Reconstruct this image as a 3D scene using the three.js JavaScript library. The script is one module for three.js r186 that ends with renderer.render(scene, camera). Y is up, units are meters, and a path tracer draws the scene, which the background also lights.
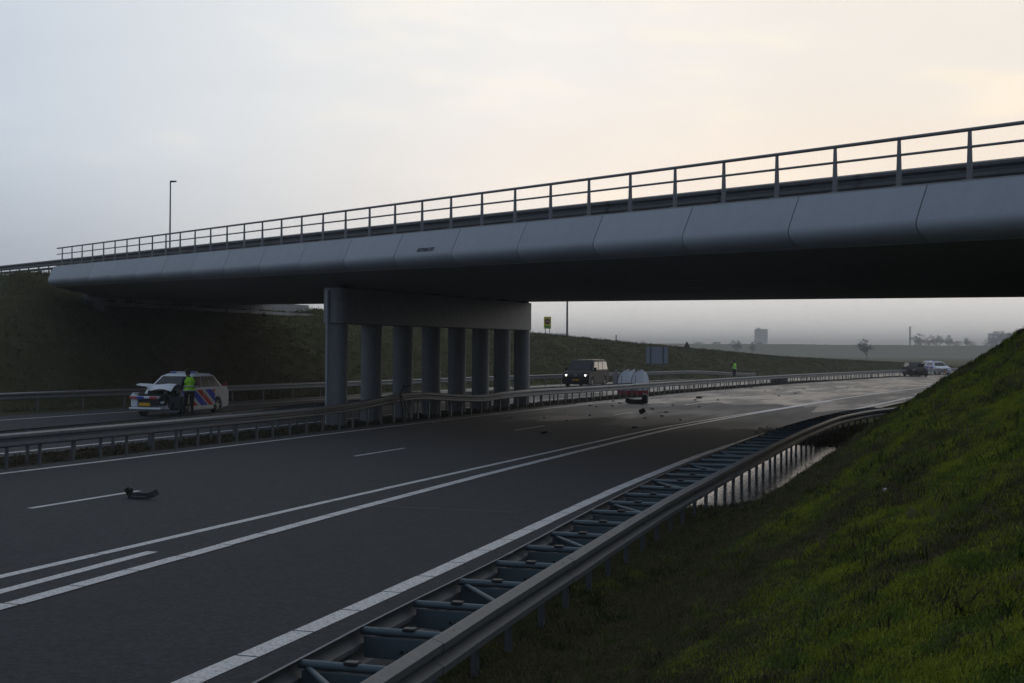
import * as THREE from 'three';
import { mergeGeometries, mergeVertices, toCreasedNormals } from 'three/addons/utils/BufferGeometryUtils.js';
import { RoundedBoxGeometry } from 'three/addons/geometries/RoundedBoxGeometry.js';
import { MarchingCubes } from 'three/addons/objects/MarchingCubes.js';
import { ImprovedNoise } from 'three/addons/math/ImprovedNoise.js';
import { TextGeometry } from 'three/addons/geometries/TextGeometry.js';
import { FontLoader } from 'three/addons/loaders/FontLoader.js';

// ---------------------------------------------------------------- camera, sky, sun, exposure
const scene = new THREE.Scene();
const camera = new THREE.PerspectiveCamera(27.01, 1024 / 683, 0.1, 9000);
camera.position.set(0, 2.5, 0);
camera.rotation.order = 'YXZ';
camera.rotation.set(9.5 / 1422, 18.5 * Math.PI / 180, 0.4 * Math.PI / 180);

const renderer = new THREE.WebGLRenderer({ antialias: true });
renderer.toneMapping = THREE.LinearToneMapping;
renderer.toneMappingExposure = 1.0;
renderer.shadowMap.enabled = true;

const noise = new ImprovedNoise();
const fbm = (x, y, z, o = 4) => { let a = 0, w = .5; for (let i = 0; i < o; i++) { a += w * noise.noise(x, y, z); x *= 2.03; y *= 2.03; z *= 2.03; w *= .5; } return a; };
const lerp = (a, b, t) => a + (b - a) * t;
const clamp = (x, a = 0, b = 1) => Math.min(b, Math.max(a, x));
const sstep = (a, b, x) => { const t = clamp((x - a) / (b - a)); return t * t * (3 - 2 * t); };
function interp(tab, x) {
  if (x <= tab[0][0]) return tab[0][1];
  for (let i = 1; i < tab.length; i++) if (x <= tab[i][0]) { const t = (x - tab[i - 1][0]) / (tab[i][0] - tab[i - 1][0]); return lerp(tab[i - 1][1], tab[i][1], t); }
  return tab[tab.length - 1][1];
}
let seed = 7;
const rnd = () => { seed = (seed * 1664525 + 1013904223) >>> 0; return seed / 4294967296; };
const rr = (a, b) => a + (b - a) * rnd();

const SUN_AZ = 7 * Math.PI / 180;                        // degrees right of -z
const SUN_EL = 7 * Math.PI / 180;
{
  const w = 2048, h = 1024, data = new Float32Array(w * h * 4);
  const front = [[0, [.97, .905, .82]], [14, [.98, .92, .845]], [25, [.99, .955, .915]], [36, [.83, .855, .88]], [46, [.63, .70, .79]], [90, [.30, .365, .47]], [180, [.19, .25, .345]]];
  const low = [[0, [1.06, 1.02, .98]], [25, [1.03, 1.0, .97]], [36, [.58, .60, .635]], [46, [.38, .415, .485]], [90, [.24, .285, .36]], [180, [.165, .21, .285]]];
  const ch = (tab, k) => tab.map(([a, c]) => [a, c[k]]);
  const F = [0, 1, 2].map(k => ch(front, k)), L = [0, 1, 2].map(k => ch(low, k)), Z = [.25, .30, .385];
  for (let j = 0; j < h; j++) {
    const el = ((j + .5) / h - .5) * Math.PI;
    for (let i = 0; i < w; i++) {
      const u = (i + .5) / w, ph = (u - .5) * 2 * Math.PI;            // equirect: direction (cos ph, sin ph) on (x, z)
      const dx = Math.cos(ph) * Math.cos(el), dz = Math.sin(ph) * Math.cos(el), dy = Math.sin(el);
      const az = Math.atan2(dx, -dz);
      let da = Math.abs(az - SUN_AZ); if (da > Math.PI) da = 2 * Math.PI - da; da *= 180 / Math.PI;
      const e = Math.max(0, el) * 180 / Math.PI;
      const t = sstep(-1, 9, e), zt = sstep(14, 80, e), wm = sstep(2, 5.5, e) * (1 - sstep(6, 12, e)) * (1 - sstep(16, 42, da));
      const c1 = fbm(dx * 7 + 3, dy * 26, dz * 7, 4), c2 = fbm(dx * 16 + 9, dy * 60 + 4, dz * 16, 4);
      const cl = sstep(.08, .42, c1 + .45 * c2) * sstep(2, 8, e);
      const o = (j * w + i) * 4;
      for (let k = 0; k < 3; k++) {
        let v = lerp(interp(L[k], da), interp(F[k], da), t);
        v = lerp(v, Z[k], zt);
        v *= 1 + .06 * c1;
        v += cl * [.10, .05, -.03][k] * Math.exp(-da / 60) + wm * [.13, .04, -.04][k];
        data[o + k] = v;
      }
      data[o + 3] = 1;
    }
  }
  const sky = new THREE.DataTexture(data, w, h, THREE.RGBAFormat, THREE.FloatType);
  sky.mapping = THREE.EquirectangularReflectionMapping; sky.magFilter = sky.minFilter = THREE.LinearFilter; sky.needsUpdate = true;
  scene.background = sky; scene.environment = sky;
}
const sun = new THREE.DirectionalLight(new THREE.Color(1, .9, .76), 0.14);
sun.position.set(Math.sin(SUN_AZ) * Math.cos(SUN_EL) * 300, Math.sin(SUN_EL) * 300, -Math.cos(SUN_AZ) * Math.cos(SUN_EL) * 300);
sun.target.position.set(-15, 0, -50);
sun.castShadow = true; sun.shadow.radius = 24; sun.shadow.mapSize.set(2048, 2048);
Object.assign(sun.shadow.camera, { left: -90, right: 90, top: 60, bottom: -60, near: 10, far: 700 });
scene.add(sun, sun.target);
scene.fog = new THREE.FogExp2(new THREE.Color(.82, .80, .765), 0.00055);

// ---------------------------------------------------------------- helpers
const taken = {};
function numbered(n) { if (!(n in taken)) { taken[n] = 0; return n; } taken[n]++; return n + '_' + String(taken[n]).padStart(3, '0'); }
function add(o, parent = scene) { o.traverse(q => { if (q.isMesh) { q.castShadow = true; q.receiveShadow = true; } }); parent.add(o); return o; }
function part(name, geo, m, parent) {
  const g = Array.isArray(geo) ? merge(geo) : geo;
  const o = new THREE.Mesh(g, m); o.name = name; return add(o, parent);
}
function merge(list) {
  return mergeGeometries(list.map(g => { let q = g.index ? g.toNonIndexed() : g; for (const k of Object.keys(q.attributes)) if (!['position', 'normal', 'uv'].includes(k)) q.deleteAttribute(k); if (!q.attributes.uv) q.setAttribute('uv', new THREE.BufferAttribute(new Float32Array(q.attributes.position.count * 2), 2)); if (!q.attributes.normal) q.computeVertexNormals(); return q; }));
}
function thing(name, label, category, pos = [0, 0, 0], turn = 0, group) {
  const o = new THREE.Group(); o.name = numbered(name); o.position.set(...pos); o.rotation.y = turn;
  o.userData = { label, category }; if (group) o.userData.group = group; scene.add(o); return o;
}
function single(name, geo, m, label, category, group) { const o = part(numbered(name), geo, m, scene); o.userData = { label, category }; if (group) o.userData.group = group; return o; }
function struct(name, geo, m) { const o = part(name, geo, m, scene); o.userData.kind = 'structure'; return o; }
const box = (w, h, d, x = 0, y = 0, z = 0) => new THREE.BoxGeometry(w, h, d).translate(x, y, z);
const rbox = (w, h, d, r, x = 0, y = 0, z = 0) => new RoundedBoxGeometry(w, h, d, 2, r).translate(x, y, z);
function rod(a, b, r, r2 = r, seg = 8) {
  const A = new THREE.Vector3(...a), B = new THREE.Vector3(...b), d = B.clone().sub(A);
  const g = new THREE.CylinderGeometry(r2, r, d.length(), seg);
  g.applyQuaternion(new THREE.Quaternion().setFromUnitVectors(new THREE.Vector3(0, 1, 0), d.clone().normalize()));
  return g.translate(...A.add(B).multiplyScalar(.5).toArray());
}
const mat = (r, g, b, rough = .8, metal = 0, extra = {}) => new THREE.MeshStandardMaterial({ color: new THREE.Color().setRGB(r, g, b), roughness: rough, metalness: metal, ...extra });

// ---------------------------------------------------------------- textures (surface grain only)
function tileNoise(n, fn) {                                           // fn(x,y) with periodic noise coordinates
  const d = new Uint8Array(n * n * 4);
  for (let j = 0; j < n; j++) for (let i = 0; i < n; i++) { const c = fn(i, j); for (let k = 0; k < 3; k++) d[(j * n + i) * 4 + k] = clamp(c[k] * 255, 0, 255); d[(j * n + i) * 4 + 3] = 255; }
  const t = new THREE.DataTexture(d, n, n); t.wrapS = t.wrapT = THREE.RepeatWrapping; t.magFilter = THREE.LinearFilter; t.minFilter = THREE.LinearMipmapLinearFilter; t.generateMipmaps = true; t.needsUpdate = true; return t;
}
function valueGrid(n) { const g = new Float32Array(n * n); for (let i = 0; i < g.length; i++) g[i] = rnd(); return (x, y) => { const X = Math.floor(x), Y = Math.floor(y), fx = x - X, fy = y - Y, q = (a, b) => g[(((b % n) + n) % n) * n + (((a % n) + n) % n)]; const s = fx * fx * (3 - 2 * fx), t = fy * fy * (3 - 2 * fy); return lerp(lerp(q(X, Y), q(X + 1, Y), s), lerp(q(X, Y + 1), q(X + 1, Y + 1), s), t); }; }
const V256 = valueGrid(256), V64 = valueGrid(64), V16 = valueGrid(16);
const lin2s = v => v <= .0031308 ? v * 12.92 : 1.055 * Math.pow(v, 1 / 2.4) - .055;
const col = f => { const t = f; t.colorSpace = THREE.SRGBColorSpace; return t; };
const asphaltTex = (r, g, b, amp) => col(tileNoise(512, (i, j) => {
  const grain = rnd(), m = V256(i / 2, j / 2), c = V64(i / 8, j / 8), d = V16(i / 32, j / 32);
  const v = (1 - amp) + amp * (.02 + 1.3 * grain * grain * (.5 + m) + .75 * V256(i / 4 + 9, j / 4) * (.5 + V256(i / 6, j / 6)) + .55 * c * c * 1.4 + .2 * d);
  return [lin2s(r * v), lin2s(g * v), lin2s(b * v)];
}));
const grainBump = tileNoise(512, (i, j) => { const v = .55 * rnd() + .3 * V256(i / 2, j / 2) + .15 * V64(i / 8, j / 8); return [v, v, v]; });
const concTex = (r, g, b) => col(tileNoise(512, (i, j) => {
  const v = .80 + .1 * V256(i / 2, j / 2) + .14 * V64(i / 8, j / 8) + .16 * V16(i / 32, j / 32) + .05 * rnd();
  return [lin2s(r * v), lin2s(g * v), lin2s(b * v)];
}));
const panelTex = col(tileNoise(512, (i, j) => { const v = .9 + .03 * V256(i / 2, j / 2) + .05 * V64(i / 8, j / 8) + .05 * V16(i / 32, j / 32) + .07 * V256(i / 2 + 31, j / 64) * V64(i / 8, 3); return [lin2s(.335 * v), lin2s(.365 * v), lin2s(.405 * v)]; }));
const wornTex = col(tileNoise(512, (i, j) => { const a = .5 * V256(i / 2, j / 2) + .3 * V64(i / 8, j / 8) + .2 * rnd(); const v = a < .3 ? .14 : a < .38 ? .3 : .46 + .14 * V64(i / 8, j / 8); return [lin2s(v), lin2s(v), lin2s(v * 1.01)]; }));
const steelTex = col(tileNoise(256, (i, j) => { const v = .8 + .28 * V64(i / 5, j / 5) * V16(i / 20, j / 20) + .18 * V256(i / 2, j / 2); return [lin2s(.20 * v), lin2s(.215 * v), lin2s(.232 * v)]; }));

const dampTex = (a, b) => { const t = tileNoise(512, (i, j) => { const n = V16(i / 32, j / 32) * .6 + V64(i / 8, j / 16) * .4, v = lerp(a, b, sstep(.3, .7, n)); return [v, v, v]; }); t.repeat.set(.16, .05); return t; };
const roadMap = asphaltTex(.017, .019, .0225, 1), laneMap = asphaltTex(.015, .0165, .0192, 1);
const M = {
  road: new THREE.MeshStandardMaterial({ map: roadMap, bumpMap: grainBump, bumpScale: .003, roughness: 1 }),
  roadDark: new THREE.MeshStandardMaterial({ map: laneMap, bumpMap: grainBump, bumpScale: .003, roughness: 1 }),
  roadSemi: new THREE.MeshStandardMaterial({ map: roadMap, bumpMap: grainBump, bumpScale: .002, roughness: 1, roughnessMap: dampTex(.66, .82) }),
  roadDamp: new THREE.MeshStandardMaterial({ map: roadMap, bumpMap: grainBump, bumpScale: .001, roughness: 1, roughnessMap: dampTex(.43, .6) }),
  laneSemi: new THREE.MeshStandardMaterial({ map: laneMap, bumpMap: grainBump, bumpScale: .002, roughness: 1, roughnessMap: dampTex(.78, .9) }),
  laneDamp: new THREE.MeshStandardMaterial({ map: laneMap, bumpMap: grainBump, bumpScale: .001, roughness: 1, roughnessMap: dampTex(.52, .7) }),
  paint: new THREE.MeshStandardMaterial({ map: wornTex, roughness: .6 }),
  conc: new THREE.MeshStandardMaterial({ map: concTex(.20, .205, .21), bumpMap: grainBump, bumpScale: .002, roughness: .75 }),
  panel: new THREE.MeshStandardMaterial({ map: panelTex, roughness: .55 }),
  steel: new THREE.MeshStandardMaterial({ map: steelTex, color: new THREE.Color().setRGB(.74, .75, .77), roughness: .56, metalness: .35 }),
  steelOld: new THREE.MeshStandardMaterial({ map: steelTex, color: new THREE.Color().setRGB(.6, .6, .6), roughness: .6, metalness: .3 }),
  spacer: mat(.085, .115, .13, .6, .2),
  darkMetal: mat(.03, .03, .032, .6, .3),
  railing: mat(.16, .165, .175, .5, .35),
  black: mat(.012, .012, .013, .6),
  rubber: mat(.012, .012, .012, .85),
  plastic: mat(.018, .018, .02, .5),
};

// ---------------------------------------------------------------- road alignment: offset + bend(Z), Z = distance along -z
const bend = Z => Z < 40 ? 0 : Z < 230 ? (Z - 40) ** 2 / 1370 : 190 ** 2 / 1370 + (Z - 230) * 2 * 190 / 1370;
const offC1 = [[0, -10.1], [13, -10.19], [22, -10.3], [46, -10.25], [56, -9.72], [66, -9.2], [100, -8.2], [140, -7.9], [320, -7.9]];
const offC2 = [[0, -8.5], [11.4, -8.98], [20, -9.4], [27, -9.6], [39, -9.72], [46, -9.78], [56, -9.42], [66, -9.02], [76, -8.72]];
const offD = [[-20, -5.5], [6, -5.6], [9, -5.65], [14, -5.84], [18, -6.03], [25.6, -6.42], [34, -6.62], [44, -6.5], [69, -5.95], [88, -5.46], [130, -4.9], [320, -4.9]];
const offFar = [[0, -36.4], [46, -36.2], [54, -35.7], [95, -33.4], [128, -31.8], [150, -31], [320, -31]];
const railFrontX = [[-20, -3.6], [2, -3.7], [7.4, -4.02], [9.4, -4.2], [13, -4.32], [16.1, -4.57], [21.8, -4.88], [30.7, -5.08], [37.7, -5.12], [43, -4.98], [48.3, -4.65], [52, -4.2], [56, -3.3]];
const railBackX = [[-20, -3.0], [2, -3.12], [7.65, -3.45], [9.43, -3.58], [12.6, -3.75], [18.2, -4.04], [25.9, -4.25], [36.2, -4.42], [44.7, -4.36], [50.5, -3.81], [54.2, -2.9], [57, -2.0]];
const smoothTab = (tab, x) => (interp(tab, x - 1.6) + interp(tab, x) * 2 + interp(tab, x + 1.6)) / 4;

// ---------------------------------------------------------------- bridge frame: s along the axis (left-away), w across (away), both horizontal
const BO = [-19.5, 40.4], BD = [-.787, .617], BN = [.617, .787];
const bX = (s, w) => BO[0] + BD[0] * s + BN[0] * w, bZ = (s, w) => BO[1] + BD[1] * s + BN[1] * w;
const bS = (X, Z) => (X - BO[0]) * BD[0] + (Z - BO[1]) * BD[1], bW = (X, Z) => (X - BO[0]) * BN[0] + (Z - BO[1]) * BN[1];
const pTop = s => 5.42 + .0195 * (s + 25.5);
const bPt = (s, w, y) => [bX(s, w), pTop(s) + y, -bZ(s, w)];

// ---------------------------------------------------------------- terrain
const hc = [[60, 6.2], [85, 5.5], [130, 3.6], [174, 1.95], [250, .45], [300, .1], [400, -.4]];
const POND = { y: .0 };
function pondDepth(X, Z) {                                             // >0 inside
  const l = -5.35, r = interp([[23, -4.5], [24, -4.0], [26, -3.4], [29.5, -3.15], [35.4, -3.05], [37.5, -3.5], [39, -4.4]], Z);
  return Math.min(X - l, r - X, Z - 23.4, 39 - Z);
}
function terrain(X, Z) {
  const off = X - bend(Z);
  const w = bW(X, Z), s = bS(X, Z), underDeck = w > -1.2 && w < 19.6;
  let y = -.08;
  if (off > smoothTab(railFrontX, Math.min(Z, 48)) + .1 && Z < 70) y = lerp(y, 0, 1);
  if (off > -21 && off < -19.5) y = .02;
  if (off < -34.8) y = 0;
  // right embankment
  {
    const q = sstep(0, 24, Z), toe = lerp(-2.35, -3.6, q), k = lerp(.5, .665, q);
    let a = X - toe; a = a > 2 ? a : a < -2 ? 0 : (a + 2) ** 2 / 8;     // rounded foot
    a = X - toe > .25 ? X - toe : X - toe < -.25 ? 0 : (X - toe + .25) ** 2 / 1;
    let h = k * a;
    h = Math.min(h, underDeck && X < 2.4 ? 3.75 : 5.3);
    h *= 1 - sstep(58, 92, Z);
    if (h > .002) y = Math.max(y, h);
  }
  // left embankment carrying the bridge road
  {
    const end = .66 * (-36.8 - X), side = 6.45 - .62 * (Math.abs(w - 9.1) - 9.4);
    let h = Math.min(end, side, 6.35 + .004 * Math.max(0, s - 31));
    if (underDeck && X > -44.3) h = Math.min(h, 4.75);
    y = Math.max(y, h);
  }
  // ramp bank beside the far carriageway
  if (Z > 55) {
    const foot = interp(offFar, Z) - .9, top = interp(hc, Z), cr = foot - top / .45;
    const h = off > cr - 9 ? Math.min(.45 * (foot - off), top) : top - .35 * (cr - 9 - off);
    y = Math.max(y, h * sstep(55, 68, Z));
  }
  // far fields and dike
  const d = Math.hypot(X, Z);
  if (d > 150 && (off < -50 || Z > 300 || off > 20)) y = lerp(y, Math.max(y, -.5), 1);
  if (Z > 800) { const r = Math.abs(Z - 1250 - 30 * Math.sin(X / 190)); y = Math.max(y, (9.8 + 2.2 * fbm(X / 70, 1, 2, 3)) - .12 * Math.max(0, r - 8)); if (Z > 1290) y = Math.max(y, 4); }
  const p = pondDepth(X, Z); if (p > -1) y = lerp(y, Math.min(y, -.015), sstep(-.9, -.3, p)); if (p > -.2) y = lerp(y, -.45, sstep(-.2, .3, p));
  // fine relief on grass only
  const grassy = (off > smoothTab(railBackX, Math.min(Z, 50)) || off < -35.2) ? 1 : 0;
  if (grassy && p < -.1 && d < 260) { const a = sstep(.05, .6, y); y += (.03 + .13 * a) * fbm(X * .9, 3, Z * .7, 3) + (.02 + .17 * a) * fbm(X * 2.4, 7, Z * 2.0, 3); }
  return y;
}
function axis(stops) { const a = [stops[0][0]]; for (let i = 0; i < stops.length - 1; i++) { const [x0, st] = stops[i], x1 = stops[i + 1][0], st1 = stops[i + 1][1]; let x = x0, h = st; const n = Math.max(1, Math.round((x1 - x0) / ((st + st1) / 2))); for (let k = 1; k <= n; k++) { const t = k / n, tt = st === st1 ? t : (st * t + (st1 - st) * t * t / 2) / ((st + st1) / 2); a.push(x0 + (x1 - x0) * tt); } } return a; }
{
  const xs = axis([[-3500, 400], [-400, 40], [-90, 3], [-50, .8], [-34, .8], [-33.9, 1.5], [-22, 1.5], [-17.5, .6], [-6, 1], [-5.6, .14], [3.4, .14], [12, .8], [60, 6], [400, 60], [3500, 500]]);
  const zs = axis([[-120, 20], [-6, 1.5], [3, .22], [40, .28], [70, .7], [130, 1.4], [300, 4], [520, 16], [1150, 24], [1160, 14], [1360, 14], [1500, 60], [5000, 800]]);
  const nx = xs.length, nz = zs.length, P = new Float32Array(nx * nz * 3), C = new Float32Array(nx * nz * 3), U = new Float32Array(nx * nz * 2), I = [];
  for (let j = 0; j < nz; j++) for (let i = 0; i < nx; i++) {
    const k = j * nx + i, X = xs[i], Z = zs[j], y = terrain(X, Z);
    P.set([X, y, -Z], k * 3); U.set([X, Z], k * 2);
    const off = X - bend(Z), d = Math.hypot(X, Z);
    const n1 = fbm(X * .35, 1, Z * .35, 3), n2 = fbm(X * 1.7, 5, Z * 1.7, 3), g = clamp(.5 + 1.3 * n1 + .9 * n2);
    let c;
    if (off > -30 && Z < 130) { const soil = clamp(.5 + 1.6 * fbm(X * .7, 9, Z * .35, 3)) ; c = [lerp(.075, .062, g), lerp(.08, .06, soil), lerp(.02, .03, soil)]; }
    else c = [lerp(.07, .10, g), lerp(.072, .098, g), lerp(.036, .052, g)];
    if (off < -17 && off > -24 && d < 300) c = [.05, .047, .034];
    C.set(c, k * 3);
    if (i < nx - 1 && j < nz - 1) I.push(k, k + 1, k + nx, k + 1, k + nx + 1, k + nx);
  }
  const g = new THREE.BufferGeometry();
  g.setAttribute('position', new THREE.BufferAttribute(P, 3)); g.setAttribute('color', new THREE.BufferAttribute(C, 3)); g.setAttribute('uv', new THREE.BufferAttribute(U, 2)); g.setIndex(I); g.computeVertexNormals();
  const sod = col(tileNoise(512, (i, j) => { const v = .35 + .5 * V256(i / 2, j / 2) + .45 * V64(i / 7, j / 7) + .25 * rnd(); const w2 = V64(i / 9 + 7, j / 9); return [v * (.86 + .24 * w2), v * .98, v * (.85 + .1 * w2)].map(q => lin2s(clamp(q))); }));
  sod.repeat.set(.45, .45);
  const gb = grainBump.clone(); gb.repeat.set(.45, .45); gb.needsUpdate = true;
  struct('ground', g, new THREE.MeshPhysicalMaterial({ vertexColors: true, map: sod, bumpMap: gb, bumpScale: .05, roughness: 1, specularIntensity: .15 }));
}

// ---------------------------------------------------------------- carriageways and markings
function strip(offL, offR, Z0, Z1, y, step, scaleUV = .3) {
  const P = [], U = [], I = []; const n = Math.max(1, Math.ceil((Z1 - Z0) / step));
  for (let i = 0; i <= n; i++) { const Z = lerp(Z0, Z1, i / n), b = bend(Z), l = offL(Z) + b, r = offR(Z) + b; P.push(l, y, -Z, r, y, -Z); U.push(l * scaleUV, Z * scaleUV, r * scaleUV, Z * scaleUV); if (i < n) { const k = i * 2; I.push(k, k + 1, k + 2, k + 1, k + 3, k + 2); } }
  const g = new THREE.BufferGeometry(); g.setAttribute('position', new THREE.Float32BufferAttribute(P, 3)); g.setAttribute('uv', new THREE.Float32BufferAttribute(U, 2)); g.setIndex(I); g.computeVertexNormals(); return g;
}
// dry surfacing up to an uneven limit under the bridge, damp surfacing beyond it
function surfaced(name, offL, offR, cols, dry, semi, damp, zb) {
  const B = [], C = []; for (let i = 0; i <= cols; i++) { const q = (offR(50) - offL(50)) * i / cols; B.push(zb - 7 + 16 * fbm(q * .45, zb, 1, 3)); C.push(zb + 13 + 22 * fbm(q * .5, zb, 5, 3)); }
  const build = (za, zc) => { const P = [], U = [], I = [], n = 90; for (let j = 0; j <= n; j++) for (let i = 0; i <= cols; i++) { const Z = lerp(za(i), zc(i), j / n), X = lerp(offL(Z), offR(Z), i / cols) + bend(Z); P.push(X, 0, -Z); U.push(X * .3, Z * .3); if (j < n && i < cols) { const k = j * (cols + 1) + i; I.push(k, k + 1, k + cols + 1, k + 1, k + cols + 2, k + cols + 1); } } const g = new THREE.BufferGeometry(); g.setAttribute('position', new THREE.Float32BufferAttribute(P, 3)); g.setAttribute('uv', new THREE.Float32BufferAttribute(U, 2)); g.setIndex(I); g.computeVertexNormals(); return g; };
  const o = struct(name, build(() => -60, i => B[i]), dry); part('drying_surface', build(i => B[i], i => C[i]), semi, o); part('damp_surface', build(i => C[i], () => 320), damp, o); return o;
}
const near = surfaced('near_carriageway', () => -19.25, Z => smoothTab(offC2, Math.min(Z, 76)) + .02, 48, M.road, M.roadSemi, M.roadDamp, 56);
const lane = surfaced('slip_lane', Z => smoothTab(offC2, Math.min(Z, 76)) + .02, Z => Math.max(smoothTab(offD, Z) + .75, Z < 46 ? smoothTab(railFrontX, Z) - .02 : -99), 20, M.roadDark, M.laneSemi, M.laneDamp, 52);
const far = surfaced('far_carriageway', () => -34.3, () => -21.2, 48, M.road, M.roadSemi, M.roadDamp, 72);
function line(parent, name, off, wd, Z0, Z1, segLen, gap, y = .005) {
  let k = 0;
  for (let Z = Z0; Z < Z1; Z += segLen) { const w2 = wd * (1 + .06 * (rnd() - .5)), o = (rnd() - .5) * .015; part(name, strip(q => off(q) - w2 / 2 + o, q => off(q) + w2 / 2 + o, Z, Math.min(Z1, Z + segLen - gap), y, 1.2, .8), M.paint, parent); k++; }
}
line(near, 'edge_line', () => -18.5, .17, 6, 60, 6, .03); line(near, 'edge_line', () => -18.5, .17, 60, 300, 60, .02);
for (let k = 0; k < 22; k++) { const z = 18.6 + k * 11.95; line(near, 'lane_dash', () => -14.1, .12, z, z + 3, 5, 0); }
line(near, 'lane_dash', () => -14.1, .12, 6.6, 9.6, 5, 0);
line(near, 'worn_line', q => smoothTab(offC1, q), .15, 6, 58, 2.2, .03); line(near, 'worn_line', q => smoothTab(offC1, q), .2, 58, 300, 48, .02);
line(near, 'old_line', q => interp([[8, -9.35], [15.3, -9.74]], q), .16, 8, 15.2, 8, .0);
line(lane, 'block_line', q => smoothTab(offC2, q), .2, 6, 46, 1.12, .03, .009); line(lane, 'block_line', q => smoothTab(offC2, q), .2, 46, 76, 15, .02, .009);
line(lane, 'block_line', q => smoothTab(offD, q), .21, 6, 48, 1.08, .03); line(lane, 'block_line', q => smoothTab(offD, q), .2, 48, 300, 60, .02);
line(far, 'edge_line', () => -22, .16, 10, 300, 48, .02); line(far, 'edge_line', () => -32.1, .16, 10, 300, 48, .02);
for (let k = 0; k < 20; k++) line(far, 'lane_dash', () => -27, .12, 22 + k * 12, 25 + k * 12, 5, 0);
// saw cut across the slip lane and dark worn patches of surfacing
part('joint_seam', strip(() => -9.3, () => -6.9, 20.9, 20.95, .004, 1), mat(.06, .06, .06), lane);

// ---------------------------------------------------------------- pond beside the slip lane
{
  const n = 90, m = 24, P = [], U = [], I = [];
  for (let j = 0; j <= n; j++) for (let i = 0; i <= m; i++) { const Z = lerp(22.6, 40, j / n), X = lerp(-5.5, -2.75, i / m); P.push(X, POND.y, -Z); U.push(X, Z); if (j < n && i < m) { const k = j * (m + 1) + i; I.push(k, k + 1, k + m + 1, k + 1, k + m + 2, k + m + 1); } }
  const g = new THREE.BufferGeometry(); g.setAttribute('position', new THREE.Float32BufferAttribute(P, 3)); g.setAttribute('uv', new THREE.Float32BufferAttribute(U, 2)); g.setIndex(I); g.computeVertexNormals();
  const rip = tileNoise(512, (i, j) => { const v = .5 * V64(i / 8, j / 16) + .32 * V256(i / 3, j / 5) + .18 * V16(i / 32, j / 32); return [v, v, v]; }); rip.repeat.set(.5, .5);
  struct('ditch_water', g, new THREE.MeshPhysicalMaterial({ color: new THREE.Color().setRGB(.03, .03, .026), roughness: .06, ior: 1.33, bumpMap: rip, bumpScale: .006 }));
}

// ---------------------------------------------------------------- bridge
const br = thing('road_bridge', 'long concrete road bridge with pale curved edge panels crossing the motorway', 'bridge');
function sweepS(prof, s0, s1, skew = 0, step = 40) {               // closed profile [w, y] swept along s
  const n = prof.length, P = [], I = [], U = []; const k = Math.max(1, Math.ceil((s1 - s0) / step));
  for (let j = 0; j < k; j++) for (let i = 0; i < n; i++) {
    const a = prof[i], b = prof[(i + 1) % n], sa = lerp(s0, s1, j / k), sb = lerp(s0, s1, (j + 1) / k);
    const q = [bPt(sa + skew * a[0], a[0], a[1]), bPt(sb + skew * a[0], a[0], a[1]), bPt(sb + skew * b[0], b[0], b[1]), bPt(sa + skew * b[0], b[0], b[1])], L = Math.hypot(a[0] - b[0], a[1] - b[1]);
    for (const t of [0, 2, 1, 0, 3, 2]) { P.push(...q[t]); U.push((t === 1 || t === 2 ? sb : sa) * .5, (i * .37 + (t >= 2 ? L : 0)) * .5); }
  }
  const sh = THREE.ShapeUtils.triangulateShape(prof.map(p => new THREE.Vector2(...p)), []);
  for (const [a, b, c] of sh) for (const [ss, o] of [[s0, [a, b, c]], [s1, [a, c, b]]]) for (const t of o) { P.push(...bPt(ss + skew * prof[t][0], ...prof[t])); U.push(prof[t][0] * .5, prof[t][1] * .5); }
  const g = new THREE.BufferGeometry(); g.setAttribute('position', new THREE.Float32BufferAttribute(P, 3)); g.setAttribute('uv', new THREE.Float32BufferAttribute(U, 2));
  return toCreasedNormals(mergeVertices(g, 1e-4), .6);
}
part('deck_slab', sweepS([[.05, -.14], [17.9, -.14], [17.9, -.5], [17.2, -1.05], [.95, -1.05], [.3, -.8], [.05, -.5]], -38, 31.6, .784), M.conc, br);
part('edge_beam', sweepS([[.14, -.86], [.3, -.82], [2.3, -1.06], [2.34, -1.40], [2.2, -1.42], [.1, -1.01]], -38, 31), M.conc, br);
for (let k = 0; k < 13; k++) { const w = 2.37 + k * 1.15; part('deck_beam', sweepS([[w, -1.06], [w + 1.1, -1.06], [w + 1.1, -1.38], [w + 1.05, -1.415], [w + .05, -1.415], [w, -1.38]], -38, 31.6, .784), M.conc, br); }
const panelProf = [[0, 0], [-.14, -.3], [-.27, -.6], [-.292, -.68], [-.275, -.77], [-.215, -.85], [-.11, -.92], [.04, -.985], [.16, -1.02], [.16, -.9], [.02, -.82], [-.13, -.66], [.05, -.2], [.12, -.02]];
let textPanel; const panelMats = [1, .96, 1.03, .985].map(v => { const q = M.panel.clone(); q.color.setRGB(v, v, v); return q; });
for (let k = -4; k <= 16; k++) {
  const js = q => -23.49 + 3.12 * q + .0045 * q * q, s0 = js(k) + .014, s1 = (k === 16 ? 30.9 : js(k + 1)) - .014, j = (rnd() - .5) * .006;
  const p = part('fascia_panel', sweepS(panelProf.map(([w, y]) => [w + j, y]), s0, s1), M.panel, br); p.material = panelMats[(k * 7 + 40) % 4]; if (k === 5) textPanel = p;
}
part('parapet_kerb', sweepS([[.13, -.02], [.16, .05], [.52, .05], [.52, -.13], [.13, -.13]], -38, 31), M.conc, br);
part('far_fascia', sweepS(panelProf.map(([w, y]) => [18.1 - w, y]), -38, 31.6, .784), M.panel, br);
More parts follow.
